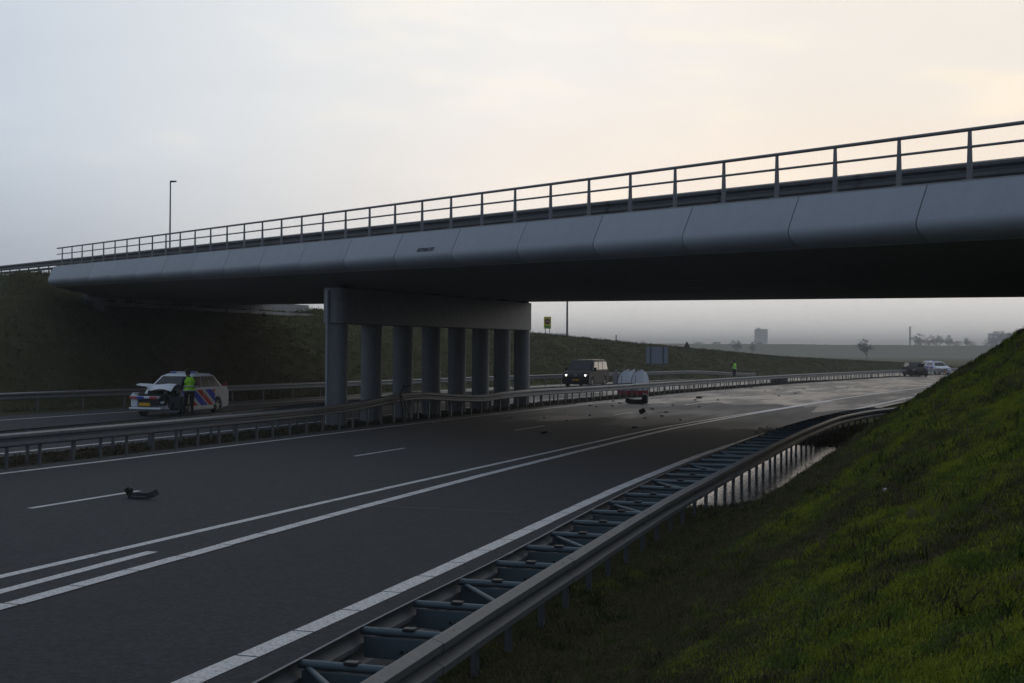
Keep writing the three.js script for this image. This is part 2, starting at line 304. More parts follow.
{ // lettering on one panel
  const font = await new FontLoader().loadAsync('fonts/droid/droid_sans_bold.typeface.json');
  const g = new TextGeometry('ROTVRACHT', { font, size: .115, depth: .004, curveSegments: 3 });
  g.computeBoundingBox(); const c = g.boundingBox.max.x / 2;
  const A = new THREE.Vector3(...bPt(-6.3, -.262, -.575)), ex = new THREE.Vector3(-BD[0], 0, BD[1]).normalize();
  ex.y = -.0195; ex.normalize();
  const up = new THREE.Vector3(BN[0] * .27, .6, -BN[1] * .27).normalize(), nn = new THREE.Vector3().crossVectors(ex, up).normalize();
  const up2 = new THREE.Vector3().crossVectors(nn, ex);
  g.translate(-c, 0, .004); g.applyMatrix4(new THREE.Matrix4().makeShear(0, 0, .22, 0, 0, 0)); g.applyMatrix4(new THREE.Matrix4().makeBasis(ex, up2, nn).setPosition(A));
  part('lettering', g, M.black, textPanel);
}
{ // near railing
  const rl = thing('bridge_railing', 'grey steel railing with tapered posts along the near bridge edge', 'railing');
  const post = new THREE.Shape([[-.055, 0], [.055, 0], [.022, .9], [-.022, .9]].map(p => new THREE.Vector2(...p)));
  const pg = merge([new THREE.ExtrudeGeometry(post, { depth: .035, bevelEnabled: true, bevelSize: .004, bevelThickness: .004, bevelSegments: 1 }).translate(0, 0, -.017), box(.2, .022, .16, 0, .011, 0)]);
  const ang = Math.atan2(BD[1], -BD[0]) ;
  for (let k = -8; k <= 35; k++) { const s = -24.15 + 1.567 * k + (k > 0 ? .0012 * k * k : 0); if (s > 31) break; const o = part('post', pg, M.railing, rl); o.position.set(...bPt(s, .3, .05)); o.rotation.y = -ang; }
  for (let s = -37; s < 31.4; s += 6.3) { const e = Math.min(31.4, s + 6.29); part('handrail', rod(bPt(s, .3, .93), bPt(e, .3, .93), .034), M.railing, rl); part('mid_rail', rod(bPt(s, .3, .63), bPt(e, .3, .63), .024), M.railing, rl); }
}

// ---------------------------------------------------------------- W-beam guard rails
const wProf = (h, d) => { const o = [[0, 0], [.2, .03], [1, .12], [1, .30], [.05, .44], [.05, .56], [1, .70], [1, .88], [.2, .97], [0, 1]].map(([a, b]) => [a * d, b * h]); return [...o, ...o.slice().reverse().map(([a, b]) => [a - .007, b])]; };
function sweepPath(prof, pts, side) {                                  // pts: [x,y,z] world; prof: [outward, up]; side: +1 -> outward to the right of travel (-z => +x)
  const n = prof.length, P = [], U = []; const fr = pts.map((p, i) => { const a = pts[Math.max(0, i - 1)], b = pts[Math.min(pts.length - 1, i + 1)]; const dx = b[0] - a[0], dz = b[2] - a[2], l = Math.hypot(dx, dz); return [-dz / l * side, dx / l * side]; });
  const at = (i, k) => [pts[i][0] + fr[i][0] * prof[k][0], pts[i][1] + prof[k][1], pts[i][2] + fr[i][1] * prof[k][0]];
  let L = 0;
  for (let i = 0; i < pts.length - 1; i++) { const l = Math.hypot(pts[i + 1][0] - pts[i][0], pts[i + 1][2] - pts[i][2]); for (let k = 0; k < n; k++) { const k2 = (k + 1) % n, q = [at(i, k), at(i + 1, k), at(i + 1, k2), at(i, k2)]; for (const t of [0, 1, 2, 0, 2, 3]) { P.push(...q[t]); U.push(L + (t === 1 || t === 2 ? l : 0), (t >= 2 ? k + 1 : k) * .05); } } L += l; }
  const tri = THREE.ShapeUtils.triangulateShape(prof.map(p => new THREE.Vector2(...p)), []);
  for (const t of tri) for (const i of [0, pts.length - 1]) for (const k of t) { P.push(...at(i, k)); U.push(0, 0); }
  const g = new THREE.BufferGeometry(); g.setAttribute('position', new THREE.Float32BufferAttribute(P, 3)); g.setAttribute('uv', new THREE.Float32BufferAttribute(U, 2));
  return toCreasedNormals(mergeVertices(g, 1e-4), .5);
}
const postGeo = h => merge([box(.008, h, .06, .021, -h / 2, 0), box(.008, h, .06, -.021, -h / 2, 0), box(.038, h, .008, 0, -h / 2, .026)]);
const postShared = {};
function beams(parent, xAt, yAt, Z0, Z1, len, side, m, h = .29, d = .075, sub = 2) {
  for (let Z = Z0; Z < Z1; Z += len) { const e = Math.min(Z1, Z + len + .12), pts = []; for (let i = 0; i <= sub; i++) { const q = lerp(Z, e, i / sub), j = i === 0 ? .006 : 0; pts.push([xAt(q) + side * j, yAt(q) - h, -q]); } part('rail_beam', sweepPath(wProf(h, d), pts, side), m, parent); }
}
function posts(parent, xAt, yAt, Z0, Z1, step, len, m, jitter = 0) {
  const key = len.toFixed(2); postShared[key] = postShared[key] || postGeo(len);
  for (let Z = Z0; Z < Z1; Z += step) { const o = part('post', postShared[key], m, parent), q = Z + (rnd() - .5) * jitter; o.position.set(xAt(q), yAt(q) - .03, -q); o.rotation.y = (rnd() - .5) * .06; o.rotation.z = (rnd() - .5) * .03; }
}
{ // median, near side: knocked up and loosened at the pier
  const g = thing('guard_rail', 'bent steel guard rail in the median facing the empty near carriageway', 'guard rail', [0, 0, 0], 0, undefined);
  const hump = Z => .27 * Math.exp(-(((Z - 46.5) / 4.2) ** 2)) + .05 * Math.exp(-(((Z - 60) / 6) ** 2)) - .05 * Math.exp(-(((Z - 54) / 1.6) ** 2));
  const x = Z => bend(Z) + interp([[10, -18.9], [24, -18.92], [30, -19.02], [38, -19.35], [44, -19.3], [50, -19.42], [62, -19.45], [80, -19.35], [300, -19.3]], Z), y = Z => .75 + hump(Z);
  beams(g, x, y, 14, 38.8, 3.98, 1, M.steel); beams(g, x, y, 38.8, 56, 2.15, 1, M.steelOld, .29, .075, 3); beams(g, x, y, 56, 120, 3.98, 1, M.steel); beams(g, x, y, 120, 290, 12, 1, M.steel, .29, .075, 4);
  posts(g, Z => x(Z) - .12, y, 15.6, 150, 1.1, .95, M.steelOld, .12); posts(g, Z => x(Z) - .12, y, 150, 285, 2.4, .9, M.steelOld);
}
{ // median, far side
  const g = thing('guard_rail', 'second steel guard rail of the median, facing the carriageway with the crashed police car', 'guard rail');
  const x = Z => bend(Z) + interp([[10, -19.8], [24, -19.75], [34, -20.2], [42, -21.15], [64, -21.15], [78, -20.3], [300, -20.1]], Z), y = () => .74;
  beams(g, x, y, 14, 120, 3.98, -1, M.steel); beams(g, x, y, 120, 290, 12, -1, M.steel, .29, .075, 4);
  posts(g, Z => x(Z) + .12, y, 16.1, 150, 1.65, .95, M.steelOld, .2); posts(g, Z => x(Z) + .12, y, 150, 285, 3, .9, M.steelOld);
}
{ // outer side of the far carriageway
  const g = thing('guard_rail', 'weathered single guard rail along the foot of the far grass bank', 'guard rail');
  const x = Z => bend(Z) + interp(offFar, Z) + .9, y = Z => .78 + .06 * sstep(60, 110, Z);
  beams(g, x, y, 30, 118, 3.98, 1, M.steel); const y2 = Z => .84 - .42 * sstep(126, 146, Z); beams(g, Z => x(Z) - .5 * sstep(126, 146, Z), y2, 118, 146, 3.98, 1, M.steel);
  posts(g, Z => x(Z) - .1, y, 31, 126, 2.66, .9, M.steelOld);
}
{ // right: double rail with spacers
  const g = thing('guard_rail', 'double steel guard rail with ladder spacers beside the slip lane and ditch', 'guard rail');
  const xf = Z => smoothTab(railFrontX, Z), xb = Z => smoothTab(railBackX, Z), y = () => .56;
  beams(g, xf, y, -3, 53.5, 3.98, -1, M.steelOld, .27, .075, 3); beams(g, xb, y, -3, 55.5, 3.98, 1, M.steelOld, .27, .075, 3);
  posts(g, Z => xb(Z) - .09, () => .5, -2, 54, 1.02, .95, M.steelOld, .1); posts(g, Z => xf(Z) + .1, () => .45, -1.6, 18, 4.08, .7, M.steelOld, .1);
  let k = 0;
  for (let Z = .32; Z < 53; Z += 1.108, k++) {
    const a = [xf(Z) - .01, .525, -Z], b = [xb(Z) + .01, .525, -Z], L = b[0] - a[0];
    part('spacer_tube', rod(a, b, .03), M.spacer, g);
    part('spacer_plate', rbox(L - .04, .15, .02, .008, (a[0] + b[0]) / 2, .415, -Z + .012), M.spacer, g);
    if (Z < 24) { part('clip', rbox(.09, .022, .075, .006, lerp(a[0], b[0], .58), .555, -Z), M.darkMetal, g); for (const t of [.5, .58]) part('bolt', rod([lerp(a[0], b[0], t), .40, -Z + .02], [lerp(a[0], b[0], t), .40, -Z + .04], .012, .012, 6), M.darkMetal, g); }
    if (k % 3 === 1) part('brace', rod([xf(Z) + .03, .5, -Z - .02], [xb(Z - .62) - .04, .46, -Z + .6], .022), M.spacer, g);
    if (Z < 20 && k % 3 === 2) for (const dz of [-.12, .02, .16]) part('bolt', rod([xb(Z) + .012, .535 - .002, -Z + dz], [xb(Z) + .035, .54, -Z + dz], .012, .012, 6), M.darkMetal, g);
  }
}
{ // on the bridge deck and running on over the left embankment
  const g = thing('guard_rail', 'dark guard rail on the bridge deck behind the railing', 'guard rail');
  const P = (s, y = 0) => bPt(s, 1.05, y);
  for (let s = -37; s < 62; s += 4) { const e = s + 4.1; const p = [P(s), P(e)].map(q => [q[0], q[1] + .17, q[2]]); part('rail_beam', sweepPath(wProf(.31, .08), p, -1), M.steelOld, g); const pl = [P(s), P(e)].map(q => [q[0], q[1] - .02, q[2]]); part('lower_rail', sweepPath([[0, 0], [.05, 0], [.05, .12], [0, .12]], pl, -1), M.darkMetal, g); }
  for (let s = -36; s < 62; s += 2) { const o = part('post', postShared['0.95'], M.steelOld, g), q = P(s); o.position.set(q[0] + .05, q[1] + .45, q[2] - .1); }
}

// ---------------------------------------------------------------- pier and abutments
{
  const X = -20.3, p = thing('bridge_pier', 'concrete bridge pier of eight round columns under a long cap beam in the median', 'pier');
  const capT = Z => 4.5 + .0093 * (Z - 42), sh = new THREE.Shape(); const hw = .4, z0 = 42.5 - .02, z1 = 62.1 + .02;
  sh.moveTo(-hw, z0); sh.absarc(0, z0, hw, Math.PI, 2 * Math.PI, false); sh.lineTo(hw, z1); sh.absarc(0, z1, hw, 0, Math.PI, false); sh.lineTo(-hw, z0);
  const cg = new THREE.ExtrudeGeometry(sh, { depth: 1.12, bevelEnabled: true, bevelSize: .02, bevelThickness: .02, bevelSegments: 2, curveSegments: 14 });
  cg.rotateX(-Math.PI / 2).translate(X, 3.38, 0);                       // shape y (=Z) -> -z
  const q = cg.attributes.position; for (let i = 0; i < q.count; i++) { const Z = -q.getZ(i); q.setY(i, q.getY(i) + .0093 * (Z - 42) * (q.getY(i) > 4 ? 1 : .5)); } cg.computeVertexNormals();
  const uvm = cg.attributes.uv; for (let i = 0; i < uvm.count; i++) uvm.setXY(i, uvm.getX(i) * .5, uvm.getY(i) * .5);
  part('cap_beam', cg, M.conc, p);
  for (let k = 0; k < 8; k++) { const Z = 42.5 + 2.8 * k; const g = new THREE.CylinderGeometry(.365, .365, 3.8, 28, 1).translate(X, 1.71, -Z); part('column', g, M.conc, p); part('bearing', rbox(.5, .12, .5, .02, X, capT(Z) + .06, -Z), M.black, p); }
  part('drain_pipe', rod([X - .1, 0, -42.0], [X - .1, 4.45, -42.0], .055), mat(.3, .31, .33, .5), p);
  const a = thing('bridge_abutment', 'concrete bridge abutment ledge at the top of the dark left slope', 'abutment');
  part('wall', [box(1.2, 1.7, 24, -45.0, 4.7, -76.5)], M.conc, a); part('ledge', box(.5, .2, 26, -44.1, 4.84, -75.2), M.conc, a); part('wing_wall', new THREE.ExtrudeGeometry(new THREE.Shape([[0, 0], [.9, .0], [.9, 1.35], [-.2, 1.35]].map(v => new THREE.Vector2(...v))), { depth: .4, bevelEnabled: false }).translate(-44.35, 4.3, -63.2), M.conc, a);
  const b = thing('bridge_abutment', 'concrete bridge abutment at the top of the mossy right slope', 'abutment');
  part('wall', box(.9, 1.6, 21, 3.0, 3.35, -33.5), M.conc, b); part('ledge', box(.5, .3, 21, 2.4, 3.5, -33.5), M.conc, b);
}

// ---------------------------------------------------------------- vehicles (local frame: +x forward, +z right-hand side)
const glass = new THREE.MeshPhysicalMaterial({ color: new THREE.Color().setRGB(.02, .024, .028), roughness: .28, specularIntensity: .55 });
const paintM = (r, g, b, metal = .1) => new THREE.MeshPhysicalMaterial({ color: new THREE.Color().setRGB(r, g, b), roughness: .6, metalness: metal, clearcoat: .15, clearcoatRoughness: .3 });
const tyreGeo = r => { const pts = [[r * .62, -.09], [r * .9, -.1], [r, -.07], [r, .07], [r * .9, .1], [r * .62, .09]].map(p => new THREE.Vector2(...p)); return new THREE.LatheGeometry(pts, 24).rotateX(Math.PI / 2); };
function wheel(parent, x, z, r, rimM) {
  const t = part('wheel', tyreGeo(r), M.rubber, parent); t.position.set(x, r, z);
  const s = Math.sign(z), gs = [new THREE.CylinderGeometry(r * .64, r * .64, .05, 20).rotateX(Math.PI / 2).translate(0, 0, s * .02)];
  for (let k = 0; k < 5; k++) gs.push(box(r * .14, r * .55, .03, 0, r * .3, s * .075).rotateZ(k * 2 * Math.PI / 5));
  gs.push(new THREE.CylinderGeometry(r * .16, r * .16, .04, 12).rotateX(Math.PI / 2).translate(0, 0, s * .075));
  part('rim', gs, rimM, t);
}
// side profile with wheel arches -> extruded, bevelled lower body
function lowerBody(prof, L2, arches, W, r, Lf = L2) {
  const sh = new THREE.Shape(); sh.moveTo(-L2, .32);
  for (const p of prof) sh.lineTo(...p);
  sh.lineTo(Lf, .3);
  for (const ax of arches.slice().sort((a, b) => b - a)) { sh.lineTo(ax + r, .24); sh.absarc(ax, r * .9, r, 0, Math.PI, false); sh.lineTo(ax - r, .24); }
  sh.lineTo(-L2, .32);
  return new THREE.ExtrudeGeometry(sh, { depth: W - .16, bevelEnabled: true, bevelSize: .06, bevelThickness: .09, bevelSegments: 4, curveSegments: 14 }).translate(0, 0, -(W - .16) / 2);
}
// greenhouse: belt rectangle to roof rectangle, rounded by several slices
function cabin(b, t, y0, y1, wb, wt) {                                  // b=[x rear,x front] at belt, t=[..] at roof
  const sl = []; for (let i = 0; i <= 6; i++) { const v = i / 6, e = v < .86 ? v : v, k = v > .8 ? (v - .8) / .2 : 0, round = .10 * k * k; sl.push([lerp(b[0], t[0], e) + round * .8, lerp(b[1], t[1], e) - round, lerp(wb, wt, e) - round * .9, lerp(y0, y1, v < .8 ? v : .8 + .2 * Math.sin(k * Math.PI / 2))]); }
  const ring = s => { const [x0, x1, w, y] = s, c = .1, o = []; for (const [cx, cz, a] of [[x1 - c, w - c, 0], [x0 + c, w - c, 1], [x0 + c, -w + c, 2], [x1 - c, -w + c, 3]]) for (let k = 0; k <= 3; k++) { const A = (a + k / 3) * Math.PI / 2; o.push([cx + Math.cos(A) * c, y, cz + Math.sin(A) * c]); } return o; };
  const P = [], R = sl.map(ring), n = R[0].length;
  for (let i = 0; i < R.length - 1; i++) for (let k = 0; k < n; k++) { const q = [R[i][k], R[i][(k + 1) % n], R[i + 1][(k + 1) % n], R[i + 1][k]]; for (const u of [0, 2, 1, 0, 3, 2]) P.push(...q[u]); }
  const top = R[R.length - 1], c = [(t[0] + t[1]) / 2, y1 + .02, 0]; for (let k = 0; k < n; k++) P.push(...c, ...top[(k + 1) % n], ...top[k]);
  const g = new THREE.BufferGeometry(); g.setAttribute('position', new THREE.Float32BufferAttribute(P, 3)); return toCreasedNormals(mergeVertices(g, 1e-4), .7);
}
function pane(c, depth = .02) {                                         // c: 4 corners, slab pushed out along the normal
  const v = c.map(p => new THREE.Vector3(...p)), n = new THREE.Vector3().crossVectors(v[1].clone().sub(v[0]), v[3].clone().sub(v[0])).normalize().multiplyScalar(depth);
  const o = v.map(p => p.clone().add(n)), i = v.map(p => p.clone().sub(n)), P = []; const f = (a, b, c2, d) => P.push(...a, ...b, ...c2, ...a, ...c2, ...d);
  f(...o); f(...i.slice().reverse()); for (let k = 0; k < 4; k++) f(i[k], i[(k + 1) % 4], o[(k + 1) % 4], o[k]);
  const g = new THREE.BufferGeometry(); g.setAttribute('position', new THREE.Float32BufferAttribute(P, 3)); g.computeVertexNormals(); return g;
}
function glazing(o, b, t, y0, y1, wb, wt, sides, name = 'side_window', m = glass) {
  const X = (f, v) => lerp(lerp(b[0], b[1], f), lerp(t[0], t[1], f), v), Wd = v => lerp(wb, wt, v), Y = v => lerp(y0, y1, v);
  const v0 = .08, v1 = .82;
  part('windscreen', pane([[X(1, v0), Y(v0), -Wd(v0) + .12], [X(1, v0), Y(v0), Wd(v0) - .12], [X(1, v1), Y(v1), Wd(v1) - .12], [X(1, v1), Y(v1), -Wd(v1) + .12]], .018), m, o);
  part('rear_window', pane([[X(0, v0), Y(v0), -Wd(v0) + .14], [X(0, v0), Y(v0), Wd(v0) - .14], [X(0, v1), Y(v1), Wd(v1) - .14], [X(0, v1), Y(v1), -Wd(v1) + .14]], .018), m, o);
  for (const s of [-1, 1]) for (const [f0, f1] of sides) part(name, pane([[X(f0, v0), Y(v0), s * Wd(v0)], [X(f1, v0), Y(v0), s * Wd(v0)], [X(f1, v1), Y(v1), s * Wd(v1)], [X(f0, v1), Y(v1), s * Wd(v1)]], .012), m, o);
}
const stripeTex = (() => { const c = document.createElement('canvas'); c.width = 512; c.height = 256; const x = c.getContext('2d'); x.fillStyle = '#d9dde2'; x.fillRect(0, 0, 512, 256);
  const band = (x0, wd, cl) => { x.fillStyle = cl; x.beginPath(); x.moveTo(x0, 0); x.lineTo(x0 + wd, 0); x.lineTo(x0 + wd + 256, 256); x.lineTo(x0 + 256, 256); x.closePath(); x.fill(); };
  for (const k of [-330, 0, 330]) { band(k - 30, 130, '#0f3fd0'); band(k + 130, 95, '#d81420'); } const t = new THREE.CanvasTexture(c); t.colorSpace = THREE.SRGBColorSpace; return t; })();
const stripeM = new THREE.MeshPhysicalMaterial({ map: stripeTex, roughness: .7, specularIntensity: .4 });
const rimM = mat(.35, .36, .38, .4, .6), rimDark = mat(.06, .06, .065, .5, .4);
const plateM = (() => { const c = document.createElement('canvas'); c.width = 256; c.height = 56; const x = c.getContext('2d'); x.fillStyle = '#d8a313'; x.fillRect(0, 0, 256, 56); x.fillStyle = '#1b3f9a'; x.fillRect(0, 0, 22, 56); const t = new THREE.CanvasTexture(c); t.colorSpace = THREE.SRGBColorSpace; return new THREE.MeshStandardMaterial({ map: t, roughness: .5 }); })();
const lampOff = new THREE.MeshPhysicalMaterial({ color: new THREE.Color().setRGB(.5, .52, .55), roughness: .2, clearcoat: 1 });
const redLamp = mat(.3, .02, .02, .3), white = Object.assign(paintM(.72, .74, .77), { specularIntensity: .5, clearcoat: 0 }), blueBar = mat(.05, .09, .35, .3);

function police(label, pos, turn, wrecked) {
  const o = thing('police_car', label, 'police car', pos, turn);
  const prof = [[-2.18, .62], [-2.15, .86], [-2.02, .99], [-.6, .99], [.72, .97], [.95, .96], [1.75, .86], [2.02, .74], [2.14, .55]];
  const profW = [[-2.18, .62], [-2.15, .86], [-2.02, .99], [-.6, .99], [.72, .97], [.95, .93], [1.15, .72], [1.6, .66], [1.72, .5]];
  part('body', lowerBody(wrecked ? profW : prof, 2.14, [-1.3, 1.3], 1.78, .37, wrecked ? 1.72 : 2.14), white, o);
  const b = [-1.98, 1.02], t = [-1.36, .22], y0 = .97, y1 = 1.55;
  part('cabin', cabin(b, t, y0, y1, .84, .62), white, o);
  glazing(o, b, t, y0, y1, .84, .62, [[.1, .34], [.37, .62], [.65, .9]]);
  part('light_bar', rbox(.22, .09, 1.1, .035, -.25, 1.585, 0), mat(.45, .47, .5, .3), o);
  const lb = o.children[o.children.length - 1]; for (const s of [-1, 1]) part('blue_lens', rbox(.23, .075, .3, .03, -.25, 1.588, s * .39), blueBar, lb);
  for (const s of [-1, 1]) {
    for (const [n, x0, x1] of [['front_door', -.12, .92], ['rear_door', -1.05, -.15]]) {
      const g = box(x1 - x0, .6, .02, (x0 + x1) / 2, .66, s * .892), u = g.attributes.uv, p = g.attributes.position; for (let i = 0; i < u.count; i++) u.setXY(i, 1 - (p.getX(i) + 1.05) / 1.97, (p.getY(i) - .36) / .6);
      const d = part(n, g, stripeM, o); part('handle', rbox(.16, .03, .03, .01, x0 + .14, .88, s * .91), M.plastic, d);
    }
    part('mirror', rbox(.12, .13, .2, .04, .72, 1.06, s * .98), s < 0 || !wrecked ? white : M.plastic, o);
    part('tail_light', rbox(.08, .4, .16, .03, -2.12, .98, s * .76), redLamp, o);
    wheel(o, -1.3, s * .8, .32, rimM); wheel(o, 1.32, s * .8, .32, wrecked && s < 0 ? rimDark : rimM);
    part('sill', rbox(1.9, .09, .06, .02, 0, .29, s * .86), M.plastic, o);
  }
  if (!wrecked) {
    for (const s of [-1, 1]) part('headlight', rbox(.16, .15, .38, .04, 2.05, .74, s * .66), lampOff, o);
    part('bumper', rbox(.2, .24, 1.7, .07, 2.1, .42, 0), white, o); part('grille', rbox(.05, .16, .9, .02, 2.17, .62, 0), M.plastic, o);
    const h = box(.9, .012, 1.3, 1.42, .955, 0).toNonIndexed(); part('bonnet_stripe', box(.02, .16, 1.5, 2.2, .42, 0), stripeM, o);
    part('number_plate', box(.015, .11, .5, 2.215, .34, 0), plateM, o);
  } else {
    // torn-open front: engine bay, buckled bonnet, hanging bumper, crushed left corner
    const eb = [box(.7, .3, 1.4, 1.5, .66, .05), rbox(.36, .26, .5, .05, 1.5, .82, .2), rbox(.2, .3, .3, .04, 1.3, .8, -.35), rod([1.7, .6, -.75], [1.2, .95, -.6], .035), rod([1.9, .5, -.5], [1.5, .9, -.8], .025), rod([1.3, .75, .7], [1.95, .7, .2], .03), box(.08, .36, 1.1, 1.88, .6, .12)];
    part('engine_bay', eb, M.black, o);
    const P = [], nu = 9, nv = 9, gp = (i, j) => { const u = i / (nu - 1), v = j / (nv - 1), x = lerp(.92, 2.0, u), z = lerp(.74, -.74, v); const y = 1.0 + .17 * Math.sin(u * Math.PI * .9) * (1 - .25 * Math.abs(v - .45)) + .05 * u + .05 * Math.sin(v * 7 + u * 3) * u + (u > .7 ? -.12 * (u - .7) / .3 * (v > .35 ? 1 : -.5) : 0); return [x - .08 * Math.sin(v * 5) * u, y, z]; };
    for (let i = 0; i < nu - 1; i++) for (let j = 0; j < nv - 1; j++) { const q = [gp(i, j), gp(i + 1, j), gp(i + 1, j + 1), gp(i, j + 1)]; for (const dy of [0, -.015]) for (const k of [0, 2, 1, 0, 3, 2]) P.push(q[k][0], q[k][1] + dy, q[k][2]); }
    const hg = new THREE.BufferGeometry(); hg.setAttribute('position', new THREE.Float32BufferAttribute(P, 3)); hg.computeVertexNormals();
    const hood = part('bonnet', hg, white, o); hood.userData.label = 'buckled bonnet standing open';
    const bm = part('bumper', [rbox(.22, .1, 1.15, .04, 2.1, .7, .3), rbox(.2, .08, 1.3, .03, 2.14, .3, .24), rbox(.18, .3, .3, .06, 2.06, .5, .72)], white, o); bm.userData.label = 'torn white front bumper';
    part('bumper_stripe', [box(.012, .09, .3, 2.222, .7, .72)], mat(.45, .05, .06, .4), o); part('bumper_stripe', [box(.012, .09, .28, 2.222, .7, .42)], mat(.03, .09, .42, .4), o); part('bumper_stripe', [box(.012, .09, .3, 2.222, .7, -.1)], mat(.45, .05, .06, .4), o);
    part('grille', rbox(.06, .2, 1.1, .02, 2.08, .54, .25), M.plastic, o);
    part('number_plate', box(.02, .12, .5, 2.2, .455, .28), plateM, o);
    part('headlight', rbox(.16, .16, .3, .04, 2.0, .72, .78), lampOff, o);
    part('front_wing', [rbox(.42, .42, .1, .04, 1.86, .66, .82)], white, o);
    part('crushed_wing', [rbox(.62, .5, .5, .06, 1.62, .5, -.62).rotateY(.1), rbox(.5, .34, .22, .05, 1.45, .56, -.76).rotateY(.16), rbox(.35, .2, .2, .04, 1.75, .42, -.62), box(.5, .03, .25, 1.5, .78, -.7).rotateX(.4)], M.black, o);
    part('wing_remnant', rbox(.34, .3, .05, .02, 1.02, .78, -.85).rotateY(-.08), stripeM, o);
    part('tow_light', rbox(.05, .09, .26, .02, 2.02, .52, -.32), lampOff, o);
    part('windscreen_crack', [0, 1, 2, 3].map(k => rod([.88 - k * .1, 1.08 + k * .07, -.5 + k * .12], [.5, 1.32, .05 - k * .13], .004)), mat(.5, .52, .55), o);
  }
  return o;
}
// crashed police car under the bridge, facing the camera side
police('crashed white police car with red and blue stripes and its bonnet buckled open', [-29.1, 0, -47.3], -Math.PI / 2 + .05, true);
police('white police car with light bar standing behind the dark wreck, farther of two', [-7.2, 0, -200], -Math.PI / 2 + .35, false);
police('white police car stopped beyond the guard rail, nearest behind the dark wreck', [-5.9, 0, -183], -Math.PI / 2 + .42, false);

{ // van with lit headlamps
  const o = thing('black_van', 'black passenger van with lit headlights on the far carriageway', 'van', [-27.25, 0, -98.2], -Math.PI / 2 - .02);
  const m = paintM(.012, .0125, .015, 0); m.specularIntensity = .35; m.clearcoat = 0;
  part('body', lowerBody([[-2.55, .6], [-2.55, 1.14], [-2.4, 1.18], [1.35, 1.16], [1.55, 1.14], [2.3, .98], [2.48, .8], [2.55, .5]], 2.55, [-1.6, 1.6], 1.92, .4), m, o);
  const b = [-2.56, 1.75], t = [-2.42, .85], y0 = 1.12, y1 = 1.9; part('cabin', cabin(b, t, y0, y1, .93, .8), m, o);
  glazing(o, b, t, y0, y1, .93, .8, [[.04, .33], [.36, .62], [.65, .9]]);
  part('roof_panel', rbox(2.9, .03, 1.4, .015, -.75, 1.925, 0), mat(.06, .062, .066, .3), o);
  const lampM = new THREE.MeshStandardMaterial({ color: 0xffffff, emissive: new THREE.Color(1, .9, .74), emissiveIntensity: 3 });
  for (const s of [-1, 1]) {
    const hl = part('headlight', rbox(.16, .2, .34, .05, 2.42, .82, s * .72), lampOff, o); part('bulb', new THREE.SphereGeometry(.075, 12, 8).translate(2.5, .82, s * .7), lampM, hl);
    part('mirror', rbox(.13, .26, .18, .05, 1.3, 1.25, s * 1.06), m, o); wheel(o, -1.6, s * .86, .34, rimM); wheel(o, 1.6, s * .86, .34, rimM);
    part('side_step', rbox(2.4, .08, .1, .02, 0, .32, s * .92), M.plastic, o);
    const l = new THREE.SpotLight(new THREE.Color(1, .9, .75), 6, 30, .5, .8); l.position.set(2.6, .82, s * .7); l.target.position.set(12, -.6, s * .7); l.castShadow = true; o.add(l, l.target);
  }
  part('grille', rbox(.05, .22, 1.0, .02, 2.53, .84, 0), mat(.1, .1, .11, .3, .6), o); part('emblem', new THREE.TorusGeometry(.07, .012, 8, 20).rotateY(Math.PI / 2).translate(2.57, .86, 0), mat(.5, .5, .52, .3, .8), o);
  part('bumper', rbox(.18, .3, 1.84, .06, 2.5, .46, 0), m, o); part('number_plate', box(.02, .11, .5, 2.6, .5, 0), plateM, o);
}
{ // dark wreck against the median rail
  const o = thing('wrecked_car', 'dark wrecked car with crushed front pressed against the median guard rail', 'car', [-7.6, 0, -163.5], -Math.PI / 2 + .3);
  const m = paintM(.014, .014, .015, 0); m.specularIntensity = .3; m.clearcoat = 0;
  part('body', lowerBody([[-2.2, .62], [-2.18, 1.0], [-2.0, 1.04], [.6, 1.02], [.85, .95], [1.35, .86], [1.6, .7], [1.7, .5]], 2.2, [-1.35, 1.3], 1.82, .38), m, o);
  const b = [-2.05, .85], t = [-1.75, .1]; part('cabin', cabin(b, t, 1.0, 1.58, .86, .66), m, o); glazing(o, b, t, 1.0, 1.58, .86, .66, [[.1, .36], [.4, .64], [.67, .9]]);
  part('crushed_front', [rbox(.7, .4, 1.5, .1, 1.7, .55, .05).rotateY(.1), rbox(.5, .25, .7, .08, 1.6, .85, -.3).rotateZ(.3), box(.9, .03, 1.2, 1.4, 1.02, .1).rotateZ(-.12)], M.black, o);
  part('roof_rail', rbox(1.4, .05, .06, .02, -.8, 1.62, .5), mat(.1, .1, .1, .4), o);
  part('headlight', rbox(.16, .16, .3, .04, 1.85, .7, .6), lampOff, o);
  for (const s of [-1, 1]) { wheel(o, -1.35, s * .82, .34, rimDark); wheel(o, 1.3, s * .82, .34, rimDark); part('mirror', rbox(.12, .13, .2, .04, .6, 1.08, s * 1.0), m, o); }
}

